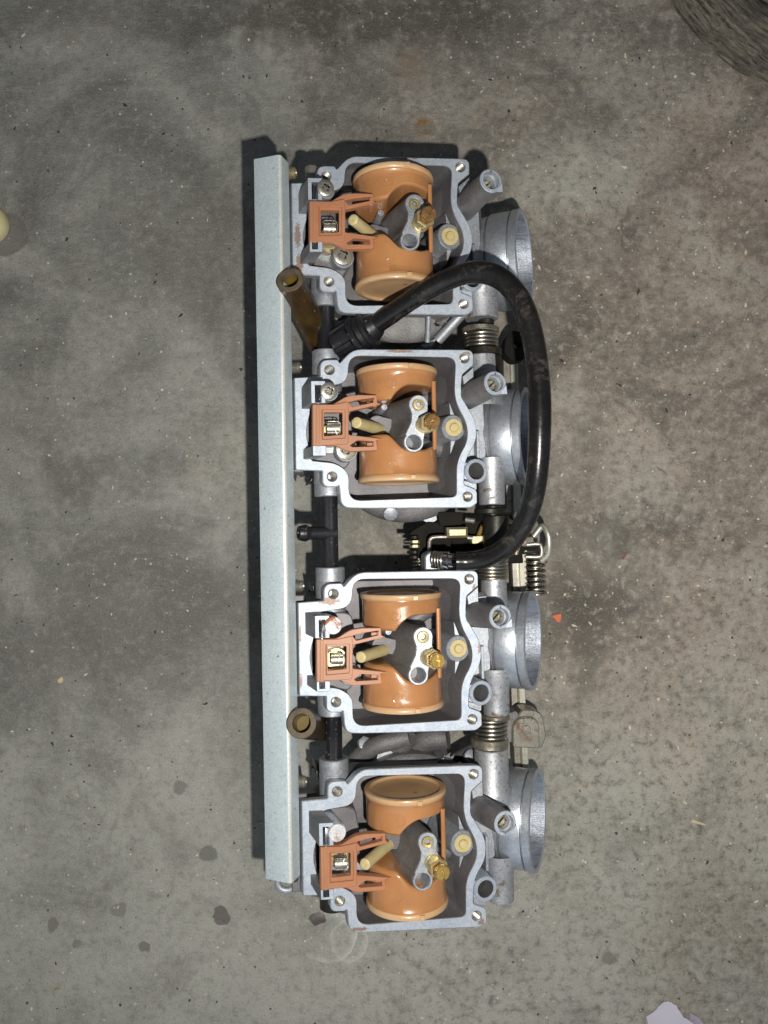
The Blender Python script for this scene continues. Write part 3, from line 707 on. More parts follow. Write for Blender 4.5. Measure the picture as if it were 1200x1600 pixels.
def coil(b, p0, p1, R, r, turns, m, n=7, spt=20, squash=1):
    p0, p1 = Vector(p0), Vector(p1); ax = (p1 - p0).normalized()
    t = Vector((0, 0, 1)) if abs(ax.z) < 0.9 else Vector((1, 0, 0)); a = ax.cross(t).normalized(); c = ax.cross(a)
    N_ = int(turns * spt); pts = []
    for i in range(N_ + 1):
        th = 2 * PI * i / spt; pts.append(p0.lerp(p1, i / N_) + (a * math.cos(th) + c * math.sin(th)) * R)
    b.sweep(pts, r, m, n, step=1)
# bracket ears and their screws on the rail, one for each carburettor, plus flange plates
def ear(px, py, rusty=False, z=-28):
    e_ = MB(); c = B(px - 7, py, z)
    rs = []
    for dx in (-3.5, 3.5):
        rs.append([Vector((c.x + dx, c.y + 17 * math.sin(a), c.z + 15 * math.cos(a))) for a in [2 * PI * i / 24 for i in range(24)]])
    e_.rings(rs, 'cast', True, True, True)
    e_.box((c.x - 3.4, c.y - 34, c.z - 40), (c.x + 3.4, c.y + 4, c.z + 3), 'cast', 0, 1)
    o = e_.build('bracket_ear', bank, 34)
    s_ = MB(); p = c + Vector((2, 0, 0))
    pr = [(0, 8)]
    for k in range(5): pr += [(1.5 + k * 3.2, 7.2), (3.1 + k * 3.2, 9.6)]
    pr += [(18.5, 7.4), (19, 5), (16.5, 3.8), (16.5, 0.2)]
    s_.lathe(pr, p, (1, 0, 0.28), 'gold_steel' if rusty else 'steel', 28)
    s_.build('rail_screw', o, 30)
for k, (px, py) in enumerate(((450, 272), (457, 575), (461, 916), (465, 1221))): ear(px, py, k == 0)
for k, (y0, y1) in enumerate(((292, 440), (590, 738), (930, 1088), (1240, 1392))):
    b = MB(); p = B([440, 447, 450, 454][k], y0, -30); q = B([457, 466, 470, 474][k], y1, -30)
    b.box((p.x, p.y, -26), (q.x + 8, q.y, -110), 'cast', 0.0, 1.5)
    for yy in (0.12, 0.86):
        b.lathe([(0, 5.5), (0.6, 5.5), (0.6, 0.2)], (p.x + 5, p.y + (q.y - p.y) * yy, -26), (0, 0, 1), 'hole_shade', 16)
    o = b.build('rail_mount_plate', bank, 34)
# bent end tab under the lower end of the rail
b = MB(); pts = []
for i in range(11):
    a = PI * i / 10; c = B(448, 1378, -36); pts.append(c + Vector((-14 * math.cos(a), -13 * math.sin(a), 0)))
b.sweep([pts[0] + Vector((0, 18, 0))] + pts + [pts[-1] + Vector((14, 4, 0))], 5, 'bright', 12, step=2); b.build('end_hook', bank, 40)

def drum(y0, y1, px, r, m, z=-72, name='throttle_collar', prof=None):
    b = MB(); p = B(px, y0, z); q = B(px, y1, z); L = (q - p).length
    b.lathe([(0, 0.3), (0, r - 1.2), (1.2, r), (L - 1.2, r), (L, r - 1.2), (L, 0.3)], p, q - p, m, 44); return b.build(name, bank, 34)
# ------------------------------------------------------------------ fuel pipes between bodies
def pipe(y0, y1, px0, px1, tee=None, z=-45):
    b = MB(); p = B(px0, y0, z); q = B(px1, y1, z); L = (q - p).length
    prof = [(-6, 14.2), (2, 14.2), (3, 13.6), (L - 3, 13.6), (L - 2, 14.2), (L + 6, 14.2)]
    def fr(th, h): return 1.0 + (0.045 if abs(math.sin(th * 3)) > 0.93 else 0)
    b.lathe(prof, p, q - p, 'black_pl', 48, True, True, fr)
    if tee:
        o = B(tee[0] + 62, tee[1], z); t = B(tee[0], tee[1], z + 22)
        Lt = (t - o).length
        b.lathe([(4, 11), (Lt * 0.7, 10.4), (Lt * 0.72, 10.4), (Lt * 0.80, 13.2), (Lt * 0.86, 13.4), (Lt - 0.5, 11), (Lt, 10), (Lt, 6.8), (Lt - 14, 6.2)], o, t - o, 'black_pl', 32)
        b.lathe([(Lt - 14, 6.2), (Lt - 14, 0.2)], o, t - o, 'hole_shade', 20)
    return b.build('fuel_tee_pipe' if tee else 'fuel_pipe', bank, 34)
pipe(476, 548, 509, 510); pipe(772, 887, 514, 516, (466, 833)); pipe(1114, 1184, 521, 522)
drum(262, 284, 487, 11, 'steel', -34, 'pipe_end_plug'); drum(1392, 1418, 520, 21, 'dark_steel', -50, 'pipe_end_plug')
# amber rubber stubs
def stub(pts, r0, r1, name='amber_tube'):
    b = MB(); P = [B(*p) for p in pts]
    Q = catmull(P, 5)
    b.sweep(P, lambda t: r0 + (r1 - r0) * t, 'amber', 30, False, step=5)
    e_ = Q[-1]; d = (Q[-1] - Q[-2]).normalized()
    b.lathe([(-1.2, r1), (0, r1 - 1.2), (0.2, r1 * 0.62)], e_, d, 'amber_end', 30)
    b.lathe([(0.2, r1 * 0.62), (-10, r1 * 0.60)], e_, d, 'amber_end', 30)
    b.lathe([(-10, r1 * 0.60), (-30, r1 * 0.56), (-30, 0.3)], e_, d, 'amber_in', 30)
    return b.build(name, bank, 34)
stub([(512, 556, -104), (498, 528, -78), (482, 497, -40), (466, 465, 2), (453, 437, 44)], 25, 21.5)
stub([(506, 1139, -96), (494, 1137, -70), (484, 1134, -20), (471, 1130, 46)], 19, 22.5)

# ------------------------------------------------------------------ the black hose
HP = [(578, 513, -12), (612, 490, 10), (655, 461, 40), (700, 437, 62), (742, 425, 84), (780, 434, 98), (812, 468, 108), (832, 525, 112), (842, 600, 114), (843, 680, 112), (838, 750, 100),
      (824, 806, 74), (796, 850, 42), (764, 871, 16), (732, 877, 4), (712, 877, 2)]
b = MB(); b.sweep([B(*p) for p in HP], lambda t: 15.0 + 1.3 * math.sin(PI * min(1, t * 1.1)) + 0.2 * math.sin(t * 47) + 0.25 * math.sin(t * 23 + 1), 'black', 32, True, step=8)
hose = b.build('breather_hose', bank, 40)
b = MB()
o = B(530, 542, -44); t = B(586, 508, -10); L = (t - o).length
fins = lambda th, h: (1.0 + 0.10 * (1 if math.sin(th * 9) > 0 else 0)) if h < L * 0.46 else 1.0
b.lathe([(-6, 20), (0, 27), (L * 0.45, 28)], o, t - o, 'black_pl', 90, True, False, fins)
b.lathe([(L * 0.46, 30), (L * 0.50, 34), (L * 0.62, 34), (L * 0.64, 29), (L * 0.74, 28), (L * 0.78, 30), (L * 0.86, 30), (L * 0.90, 24), (L * 1.0, 21), (L * 1.08, 18), (L * 1.08, 12)], o, t - o, 'black_pl', 44)
b.lathe([(L * 0.45, 28), (L * 0.46, 30)], o, t - o, 'black_pl', 44)
b.build('hose_cap', bank, 30)

# ------------------------------------------------------------------ throttle linkage between bodies
def spring_joint(y0, y1, px, R=22, r=2.4, turns=5, z=-72, m='spring', name='throttle_spring'):
    b = MB(); coil(b, B(px, y0, z), B(px, y1, z), R, r, turns, m, 8, 28); return b.build(name, bank, 50)
drum(500, 600, 760, 13, 'dark_steel', name='throttle_shaft'); drum(790, 900, 770, 13, 'dark_steel', name='throttle_shaft'); drum(1110, 1180, 770, 13, 'dark_steel', name='throttle_shaft')
drum(513, 521, 751, 31, 'collar'); spring_joint(520, 547, 752, 26, 2.9, 4.6); drum(546, 556, 757, 29, 'dark_steel'); drum(557, 585, 761, 24, 'dark_steel')
drum(795, 803, 766, 27, 'dark_steel'); drum(806, 880, 775, 22, 'dark_steel')
spring_joint(872, 904, 768, 25, 2.9, 6, -66)
drum(1116, 1124, 774, 24, 'collar'); spring_joint(1118, 1154, 767, 25, 2.9, 5.6); drum(1152, 1166, 765, 31, 'collar')
def plate(pts, z0, z1, m, name, holes=(), parent=None, bev=0.8, lean=0.0):
    b = MB(); o_ = fillet([(*B(x, y, z1).xy, r) for x, y, r in pts], 5)
    hs = [(circ(B(x, y, z1), r, 18), None, None) for x, y, r in holes]
    b.prism(o_, hs, z1, z0, m, m, bev=bev, lean=lean); return b.build(name, parent or bank, 34)
# central cam bracket
plate([(652, 822, 3), (706, 822, 3), (706, 884, 3), (660, 884, 3), (652, 870, 3)], -150, -118, 'sooty', 'cam_bracket')
plate([(640, 832, 6), (668, 816, 6), (700, 818, 3), (700, 826, 2), (666, 828, 4), (660, 862, 3), (648, 862, 3)], -150, -112, 'sooty', 'cable_lever')
plate([(705, 812, 3), (812, 818, 4), (818, 880, 3), (708, 884, 3)], -160, -122, 'sooty', 'linkage_plate')
plate([(735, 838, 2), (798, 834, 2), (805, 846, 2), (738, 850, 2)], -108, -84, 'gold_steel', 'cable_arm')
plate([(661, 828, 1), (700, 826, 1), (700, 834, 1), (661, 836, 1)], -132, -122, 'tubecast', 'cable_strip')
b = MB()
p0 = B(698, 824, -70); p1 = B(731, 840, -70)
b.box((p0.x, p0.y, -92), (p1.x, p1.y, -66), 'gold_steel', 0, 4); b.build('cable_nipple', bank, 40)
b = MB(); b.sweep([B(671, 862, -84), B(671, 848, -80), B(674, 841, -78), B(684, 839, -78), B(697, 839, -78)], 3.4, 'steel', 10, step=4); b.sweep([B(730, 840, -80), B(738, 841, -80)], 4, 'steel', 10, step=1); b.build('link_wire', bank, 40)
b = MB(); b.sweep([B(754, 822, -90), B(748, 836, -100)], 4, 'brass', 10, step=1); b.build('shaft_pin', bank, 40)
b = MB(); b.sweep([B(728, 812, -70), B(742, 814, -64)], 4.5, 'steel', 12, step=1); b.build('stop_pin', bank, 40)
plate([(684, 800, 3), (724, 800, 3), (722, 820, 3), (688, 822, 3)], -120, -96, 'sooty', 'pivot_block')
plate([(742, 852, 2), (800, 848, 2), (806, 862, 3), (744, 864, 2)], -104, -98, 'dark_steel', 'stop_plate')
plate([(756, 806, 2), (800, 804, 2), (806, 826, 3), (796, 832, 3), (760, 818, 2)], -98, -92, 'dark_steel', 'cam_plate', holes=((784, 815, 4),))
for (py_, r_) in ((838, 7), (845, 9), (852, 9), (861, 7), (869, 8)):
    b = MB(); p = B(648, py_, -100); b.lathe([(0, 0.3), (0, r_), (4.5, r_), (4.5, 0.3)], p, (0, -1, 0.1), 'gold_steel' if r_ > 8 else 'dark_steel', 6 if r_ == 9 else 18); b.build('adjuster_nut', bank, 30)
b = MB(); b.lathe([(0, 0.3), (0, 4), (14, 4), (14, 0.3)], B(644, 846, -100), (-1, 0, 0), 'dark_steel', 14); b.build('screw_end', bank, 30)
b = MB(); coil(b, B(655, 872, -110), B(655, 890, -110), 9, 1.6, 3, 'spring', 7, 20); b.build('cam_spring', bank, 50)
b = MB(); b.sweep([B(792, 812, -90), B(806, 822, -90), B(812, 842, -92), B(806, 866, -98)], 4, 'gold_steel', 10, step=5); b.build('return_wire', bank, 40)
# idle adjuster: casting lug, spring and steel tip on which the hose ends
plate([(664, 868, 7), (672, 862, 8), (694, 864, 6), (692, 892, 2), (664, 894, 2)], -80, -26, 'bright', 'adjuster_lug', bev=2.2)
b = MB(); coil(b, B(676, 874, -16), B(694, 876, -6), 12.5, 1.7, 4, 'spring', 8, 24); b.build('adjuster_spring', bank, 50)
b = MB(); p = B(676, 874, -18); q = B(706, 876, 0); L = (q - p).length
b.lathe([(0, 7), (L - 13, 7), (L - 12, 13.5), (L - 4, 14), (L - 3, 11), (L + 4, 10.6), (L + 4, 0.2)], p, q - p, 'chrome', 28); b.build('adjuster_tip', bank, 34)
# choke slide bars on the right and their spring
for (px0, y0, px1, y1, w, nm) in ((803, 560, 808, 800, 7, 0), (816, 866, 819, 930, 7, 0), (815, 1070, 822, 1215, 6, 0)):
    b = MB(); p = B(px0, y0, -196); q = B(px1, y1, -196)
    for dx, dz, m, ww in ((0, 0, 'cream_steel', w), (-12, -10, 'steel', 6)):
        rs = []
        for P_ in (p, q): rs.append([P_ + Vector((dx + a, 0, dz + c)) for a, c in ((-ww, -14), (ww, -14), (ww, 0), (ww - 1, 1), (-ww + 1, 1), (-ww, 0))])
        b.rings(rs, m, True, True, True)
    b.build('choke_slide_bar', bank, 34)
b = MB(); coil(b, B(836, 862, -178), B(838, 930, -178), 17, 2.4, 8, 'spring', 8, 24); b.build('choke_spring', bank, 50)
drum(862, 935, 829, 5, 'dark_steel', -200, 'choke_rod')
# clevis with pivot on the lower right
b = MB(); c = B(826, 1138, -120)
o_ = fillet([(*B(800, 1166, -118).xy, 3), (*B(800, 1122, -118).xy, 22), (*B(841, 1118, -118).xy, 24), (*B(842, 1168, -118).xy, 3)], 8)
b.prism(o_, [], -112, -122, 'worn_plate', 'worn_plate', bev=1.5); 
o_ = fillet([(*B(806, 1120, -130).xy, 6), (*B(815, 1107, -130).xy, 10), (*B(846, 1110, -130).xy, 16), (*B(853, 1150, -130).xy, 6), (*B(846, 1167, -130).xy, 3), (*B(806, 1166, -130).xy, 3)], 6)
b.prism(o_, [], -126, -166, 'worn_plate', 'worn_plate', bev=2); cl = b.build('choke_clevis', bank, 36)
b = MB(); b.lathe([(-8, 8), (0.6, 8), (1.6, 7), (1.8, 0.2)], B(822, 1140, -112), (0, 0, 1), 'worn_plate', 28); b.build('pivot_pin', cl, 34)
plate([(786, 1118, 4), (808, 1110, 6), (812, 1124, 4), (806, 1160, 4), (790, 1160, 4)], -160, -124, 'tubecast', 'clevis_arm')
# dark lever near the top right spring, hook and clip at the middle
plate([(790, 528, 6), (800, 516, 6), (822, 520, 8), (824, 560, 10), (802, 566, 10), (788, 552, 6)], -170, -140, 'sooty', 'choke_lever', holes=((808, 538, 7),))
b = MB(); b.sweep([B(834, 838, -120), B(848, 822, -112), B(856, 834, -104), B(858, 850, -104), B(856, 866, -110), B(846, 876, -118)], 5.5, 'cream_steel', 12, step=5); b.build('choke_hook', bank, 40)
b = MB(); b.sweep([B(822, 870, -118), B(842, 870, -112), B(846, 866, -110), B(846, 856, -110), B(842, 850, -112), B(824, 851, -118)], 3.6, 'steel', 10, step=4); b.build('hook_clip', bank, 40)
# end cap screw heads and little castings seen between the bodies
b = MB(); b.lathe([(0, 12), (7, 12), (8, 10), (8, 0.2)], B(610, 801, -96), (0, -0.4, 1), 'bright', 24); b.build('cover_screw', bank, 34)
for (px, py, z) in ((568, 1163, -150), (733, 1184, -120)):
    b = MB(); b.lathe([(0, 12), (12, 12), (13, 10), (13, 0.2)], B(px, py, z), (0.2, 0.5, 1), 'bright', 6 if px < 600 else 24); b.build('cover_bolt', bank, 30)
# curved cover ribs between the two lowest bodies
b = MB()
for (a, c_, d, r) in (((548, 1196), (585, 1166), (640, 1152), 16), ((600, 1190), (625, 1166), (640, 1150), 17), ((645, 1186), (664, 1158), (700, 1152), 20), ((700, 1196), (735, 1178), (770, 1160), 15)):
    b.sweep([B(*a, -165), B(*c_, -138), B(*d, -124)], r, 'tubecast', 16, step=5)
b.build('vacuum_cover', bank, 50)
b = MB()
for (a, c_, r) in (((684, 532), (724, 488), 9), ((668, 534), (670, 486), 5)):
    b.sweep([B(*a, -96), B(*c_, -70)], r, 'bright', 16, step=1)
b.build('cast_rib', bank, 50)

# ------------------------------------------------------------------ the floor
def floor_mat():
    m, nt, b = mat_new('concrete')
    tc = nt.nodes.new('ShaderNodeTexCoord'); P_ = tc.outputs['Object']
    n_big = noise_t(nt, P_, 7, 5, 0.6, 0.4); n_mid = noise_t(nt, P_, 24, 6, 0.65, 0.6); n_f = noise_t(nt, P_, 180, 6, 0.7, 0.2)
    n_ff = noise_t(nt, P_, 900, 3, 0.7)
    sp = nt.nodes.new('ShaderNodeSeparateXYZ'); nt.links.new(P_, sp.inputs[0]); X, Y = sp.outputs[0], sp.outputs[1]
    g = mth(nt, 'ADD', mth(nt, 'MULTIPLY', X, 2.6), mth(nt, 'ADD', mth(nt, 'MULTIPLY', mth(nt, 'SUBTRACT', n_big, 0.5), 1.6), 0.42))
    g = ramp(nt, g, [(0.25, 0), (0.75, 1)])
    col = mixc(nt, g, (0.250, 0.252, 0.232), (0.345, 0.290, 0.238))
    n_c = noise_t(nt, P_, 11, 7, 0.62, 1.0)
    col = mixc(nt, mth(nt, 'MULTIPLY', ramp(nt, n_c, [(0.38, 1), (0.52, 0)]), 0.62), col, (0.105, 0.100, 0.086))
    col = mixc(nt, mth(nt, 'MULTIPLY', ramp(nt, n_c, [(0.50, 0), (0.64, 1)]), 0.55), col, (0.42, 0.41, 0.37))
    col = mixc(nt, mth(nt, 'MULTIPLY', ramp(nt, mth(nt, 'ADD', mth(nt, 'MULTIPLY', Y, -3.6), mth(nt, 'MULTIPLY', n_big, 0.9)), [(0.75, 0), (1.35, 1)]), 0.6), col, (0.42, 0.42, 0.372))  # paler towards the bottom: light falling there is put into the colour
    # stains with their own shapes, plus painted floor light and one painted shadow
    wv = nt.nodes.new('ShaderNodeTexNoise'); wv.inputs['Scale'].default_value = 90; wv.inputs['Detail'].default_value = 4; nt.links.new(P_, wv.inputs['Vector'])
    sub = nt.nodes.new('ShaderNodeVectorMath'); sub.operation = 'SUBTRACT'; nt.links.new(wv.outputs['Color'], sub.inputs[0]); sub.inputs[1].default_value = (0.5, 0.5, 0.5)
    def stain_or_lighting(col, px, py, rx, ry, c, amt, rough=0.006, edge=0.25, breakup=None, ring=False):
        if ring: breakup = n_mid
        f = F(px, py); s_ = nt.nodes.new('ShaderNodeVectorMath'); s_.operation = 'SCALE'; nt.links.new(sub.outputs[0], s_.inputs[0]); s_.inputs[3].default_value = rough
        a_ = nt.nodes.new('ShaderNodeVectorMath'); a_.operation = 'ADD'; nt.links.new(P_, a_.inputs[0]); nt.links.new(s_.outputs[0], a_.inputs[1])
        mp_ = nt.nodes.new('ShaderNodeMapping'); mp_.vector_type = 'TEXTURE'; mp_.inputs['Location'].default_value = (f.x, f.y, 0)
        mp_.inputs['Scale'].default_value = (rx * 1.25 * U, ry * 1.25 * U, 1); nt.links.new(a_.outputs[0], mp_.inputs[0])
        ln = nt.nodes.new('ShaderNodeVectorMath'); ln.operation = 'LENGTH'; nt.links.new(mp_.outputs[0], ln.inputs[0])
        if ring: fc = ramp(nt, ln.outputs['Value'], [(0.70, 0), (0.90, 0.6), (0.96, 1), (1.0, 0)])
        else:
            fc = mth(nt, 'MULTIPLY', ln.outputs['Value'], 0.5)
            fc = ramp(nt, fc, [(0.5 * (1 - edge), 1), (0.5, 0)])
        if breakup: fc = mth(nt, 'MULTIPLY', fc, ramp(nt, breakup, [(0.40, 0), (0.55, 1)]))
        return mixc(nt, mth(nt, 'MULTIPLY', fc, amt), col, c)
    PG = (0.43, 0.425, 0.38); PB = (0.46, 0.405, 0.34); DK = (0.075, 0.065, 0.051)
    for (px, py, rx, ry, c, am, brk) in ((880, 300, 115, 95, PG, 0.5, n_mid), (1040, 620, 150, 110, PB, 0.4, n_c), (1120, 1170, 120, 170, PB, 0.45, n_mid), (960, 1270, 130, 130, PG, 0.35, n_c),
            (600, 1530, 640, 170, PG, 0.5, None), (150, 1320, 260, 170, PG, 0.28, n_mid), (70, 60, 110, 70, PG, 0.3, n_c), (300, 1200, 120, 90, PG, 0.3, n_c),  # widest ellipse: pale concrete plus bottom light put into the colour
            (560, 25, 560, 60, DK, 0.55, None), (190, 990, 240, 120, DK, 0.42, n_c), (60, 640, 140, 160, DK, 0.25, n_mid), (935, 945, 120, 90, DK, 0.55, None), (900, 920, 60, 110, DK, 0.4, n_f), (1000, 830, 190, 55, DK, 0.55, n_mid),
            (870, 520, 60, 70, DK, 0.5, n_mid), (978, 362, 14, 50, DK, 0.55, n_f), (1130, 1490, 150, 170, (0.20, 0.165, 0.125), 0.5, n_mid), (1090, 60, 180, 90, DK, 0.4, n_c), (300, 380, 240, 130, DK, 0.2, n_c),
            (960, 450, 90, 40, DK, 0.4, n_mid), (760, 100, 160, 60, DK, 0.35, n_mid)):
        col = stain_or_lighting(col, px, py, rx * 1.12, ry * 1.12, c, min(1.0, am * 1.35), 0.05, 0.72, brk)
    # worn, dirty blotches
    col = mixc(nt, mth(nt, 'MULTIPLY', ramp(nt, n_mid, [(0.36, 1), (0.52, 0)]), 0.35), col, (0.135, 0.128, 0.108))
    col = mixc(nt, mth(nt, 'MULTIPLY', ramp(nt, n_mid, [(0.56, 0), (0.72, 1)]), 0.35), col, (0.42, 0.40, 0.355))
    gr = mth(nt, 'MULTIPLY_ADD', g, 0.42); nt.nodes[-1].inputs[2].default_value = 0.34
    col = mixc(nt, mth(nt, 'MULTIPLY', ramp(nt, n_f, [(0.34, 1), (0.50, 0)]), gr), col, (0.115, 0.108, 0.09))
    col = mixc(nt, mth(nt, 'MULTIPLY', ramp(nt, n_f, [(0.53, 0), (0.70, 1)]), gr), col, (0.47, 0.45, 0.40))
    col = mixc(nt, mth(nt, 'MULTIPLY', ramp(nt, n_ff, [(0.30, 1), (0.46, 0)]), 0.5), col, (0.10, 0.094, 0.08))
    col = mixc(nt, mth(nt, 'MULTIPLY', ramp(nt, n_ff, [(0.56, 0), (0.72, 1)]), 0.4), col, (0.52, 0.50, 0.44))
    # streaky trowel marks
    for (rot_, sc2, lo, am) in ((0.7, 60, 0.60, 0.25), (-0.5, 34, 0.62, 0.22), (0.25, 110, 0.64, 0.2)):
        mp = nt.nodes.new('ShaderNodeMapping'); mp.inputs['Rotation'].default_value = (0, 0, rot_); mp.inputs['Scale'].default_value = (1, 6.5, 1); nt.links.new(P_, mp.inputs[0])
        n_s = noise_t(nt, mp.outputs[0], sc2, 5, 0.72, 0.3)
        col = mixc(nt, mth(nt, 'MULTIPLY', ramp(nt, n_s, [(lo, 0), (lo + 0.1, 1)]), am), col, (0.50, 0.49, 0.44))
        col = mixc(nt, mth(nt, 'MULTIPLY', ramp(nt, n_s, [(1 - lo - 0.12, 1), (1 - lo, 0)]), am), col, (0.12, 0.11, 0.09))
    # fine dark and light specks
    vo = nt.nodes.new('ShaderNodeTexVoronoi'); vo.inputs['Scale'].default_value = 330; nt.links.new(P_, vo.inputs['Vector'])
    vs = nt.nodes.new('ShaderNodeSeparateColor'); nt.links.new(vo.outputs['Color'], vs.inputs[0])
    sel = mth(nt, 'GREATER_THAN', vs.outputs[0], 0.90); dot = mth(nt, 'LESS_THAN', vo.outputs['Distance'], mth(nt, 'MULTIPLY', vs.outputs[1], 0.26))
    col = mixc(nt, mth(nt, 'MULTIPLY', mth(nt, 'MULTIPLY', sel, dot), 0.7), col, (0.638, 0.609, 0.493))
    sel2 = mth(nt, 'LESS_THAN', vs.outputs[0], 0.06)
    col = mixc(nt, mth(nt, 'MULTIPLY', mth(nt, 'MULTIPLY', sel2, dot), 0.8), col, (0.043, 0.041, 0.036))
    rust = (0.232, 0.109, 0.036)
    col = stain_or_lighting(col, 664, 197, 22, 16, rust, 0.85, 0.010, 0.5, n_f)
    col = stain_or_lighting(col, 640, 105, 34, 40, (0.217, 0.131, 0.065), 0.5, 0.012, 0.8, n_f)
    col = stain_or_lighting(col, 345, 1430, 13, 17, (0.123, 0.102, 0.094), 0.8, 0.009, 0.12)
    col = stain_or_lighting(col, 495, 1434, 14, 9, (0.065, 0.046, 0.043), 0.85, 0.009, 0.12)
    col = stain_or_lighting(col, 325, 1333, 17, 15, (0.160, 0.160, 0.142), 0.8, 0.009, 0.15)
    col = stain_or_lighting(col, 82, 1446, 10, 13, (0.174, 0.167, 0.145), 0.75, 0.009, 0.2)
    col = stain_or_lighting(col, 226, 1480, 10, 9, (0.145, 0.145, 0.131), 0.75, 0.009, 0.2)
    col = stain_or_lighting(col, 280, 1228, 12, 13, (0.160, 0.160, 0.145), 0.7, 0.009, 0.3)
    col = stain_or_lighting(col, 185, 1420, 12, 12, (0.189, 0.189, 0.167), 0.7, 0.009, 0.3)
    col = stain_or_lighting(col, 120, 1472, 9, 7, (0.174, 0.174, 0.160), 0.6, 0.009, 0.3)
    col = stain_or_lighting(col, 950, 1498, 14, 12, (0.160, 0.152, 0.131), 0.7, 0.006, 0.4)
    col = stain_or_lighting(col, 8, 366, 38, 36, (0.152, 0.138, 0.128), 0.75, 0.003, 0.10)  # shadow beside the cream dome, painted as a dark patch
    col = stain_or_lighting(col, 884, 330, 40, 34, (0.50, 0.50, 0.44), 0.5, 0.010, 0.5, ring=True)
    col = stain_or_lighting(col, 930, 300, 55, 60, (0.50, 0.50, 0.44), 0.35, 0.012, 0.5, ring=True)
    col = stain_or_lighting(col, 512, 1464, 46, 42, (0.609, 0.609, 0.551), 0.8, 0.006, 0.2, ring=True)
    col = stain_or_lighting(col, 545, 1470, 30, 34, (0.580, 0.580, 0.522), 0.7, 0.006, 0.2, ring=True)
    nt.links.new(col, b.inputs['Base Color'])
    rr = mth(nt, 'MULTIPLY_ADD', n_f, 0.35); nt.nodes[-1].inputs[2].default_value = 0.5
    nt.links.new(rr, b.inputs['Roughness']); b.inputs['Specular IOR Level'].default_value = 0.35
    h = mth(nt, 'ADD', mth(nt, 'MULTIPLY', n_f, 1.0), mth(nt, 'MULTIPLY', n_ff, 0.35))
    bump(nt, b, h, 0.7, 0.0012)
    return m
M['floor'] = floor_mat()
fm = bpy.data.meshes.new('floor'); G = 2.5
vs, fs = [], []
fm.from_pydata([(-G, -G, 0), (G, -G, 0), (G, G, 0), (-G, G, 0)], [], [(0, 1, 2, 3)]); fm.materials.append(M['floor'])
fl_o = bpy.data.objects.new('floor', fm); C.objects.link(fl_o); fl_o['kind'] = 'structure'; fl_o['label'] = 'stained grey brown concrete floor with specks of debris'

# debris on the floor (nobody could count it)
def solid(name, rgb, rough=0.8, var=0.3, sc_=300):
    m, nt, b = mat_new(name); v = coords(nt); n1 = noise_t(nt, v, sc_, 4, 0.6)
    nt.links.new(mixc(nt, n1, tuple(c * (1 - var) for c in rgb), tuple(min(1, c * (1 + var)) for c in rgb)), b.inputs['Base Color']); b.inputs['Roughness'].default_value = rough
    bump(nt, b, n1, 0.4, 0.0003)
    return m
M['chip_pale'] = solid('pale_chips', (0.62, 0.56, 0.43)); M['chip_white'] = solid('white_grit', (0.62, 0.61, 0.57)); M['chip_dark'] = solid('dark_grit', (0.05, 0.04, 0.035)); M['chip_tan'] = solid('tan_grit', (0.33, 0.24, 0.13))
rnd = random.Random(21)
def flecks(name, m, n, smin, smax, elong, label, bias):
    b = MB()
    for _ in range(n):
        while True:
            px, py = rnd.uniform(-60, 1260), rnd.uniform(-60, 1660)
            if rnd.random() < bias(px, py): break
        c = F(px, py) / U; s_ = smin + (smax - smin) * rnd.random() ** 3; a = rnd.uniform(0, PI); el = rnd.uniform(1, elong); k = rnd.choice((4, 5, 6)); h = s_ * rnd.uniform(0.15, 0.4)
        ou = []; up = []
        for i in range(k):
            th = 2 * PI * i / k + rnd.uniform(-0.4, 0.4); r = s_ * rnd.uniform(0.6, 1.1); x, y = math.cos(th) * r * el, math.sin(th) * r / el ** 0.5
            x, y = x * math.cos(a) - y * math.sin(a), x * math.sin(a) + y * math.cos(a)
            ou.append(Vector((c.x + x, c.y + y, -0.2))); up.append(Vector((c.x + x * 0.85, c.y + y * 0.85, h + 0.3)))
        b.rings([ou, up], m, True, False, True)
    return b.build(name, None, 30, None, label, 'stuff', shade=False)
bR = lambda x, y: 0.25 + 0.75 * (x > 700) * (0.6 + 0.4 * (y < 1200)) + 0.15 * (y > 900)
flecks('wood_shavings', 'chip_pale', 700, 0.8, 4.4, 2.0, 'pale splinters scattered over the concrete', bR)
flecks('white_grit', 'chip_white', 800, 0.6, 3.2, 1.4, 'white grit scattered over the concrete', bR)
flecks('dark_grit', 'chip_dark', 520, 0.8, 4.2, 1.8, 'dark crumbs scattered over the concrete', lambda x, y: 0.6)
flecks('tan_grit', 'chip_tan', 400, 0.8, 4.4, 2.0, 'brown crumbs scattered over the concrete', lambda x, y: 0.4 + 0.6 * (x > 600))

# ------------------------------------------------------------------ other things lying about
def tagged(o, label, cat, group=None):
    o['label'] = label; o['category'] = cat
    if group: o['group'] = group
    return o
def at_floor(name, b, label, cat, px, py):
    f = F(px, py); c = f / U
    for p in b.v: p.x -= c.x; p.y -= c.y
    o = b.build(name, None, 40); o.location = (f.x, f.y, 0); return tagged(o, label, cat)
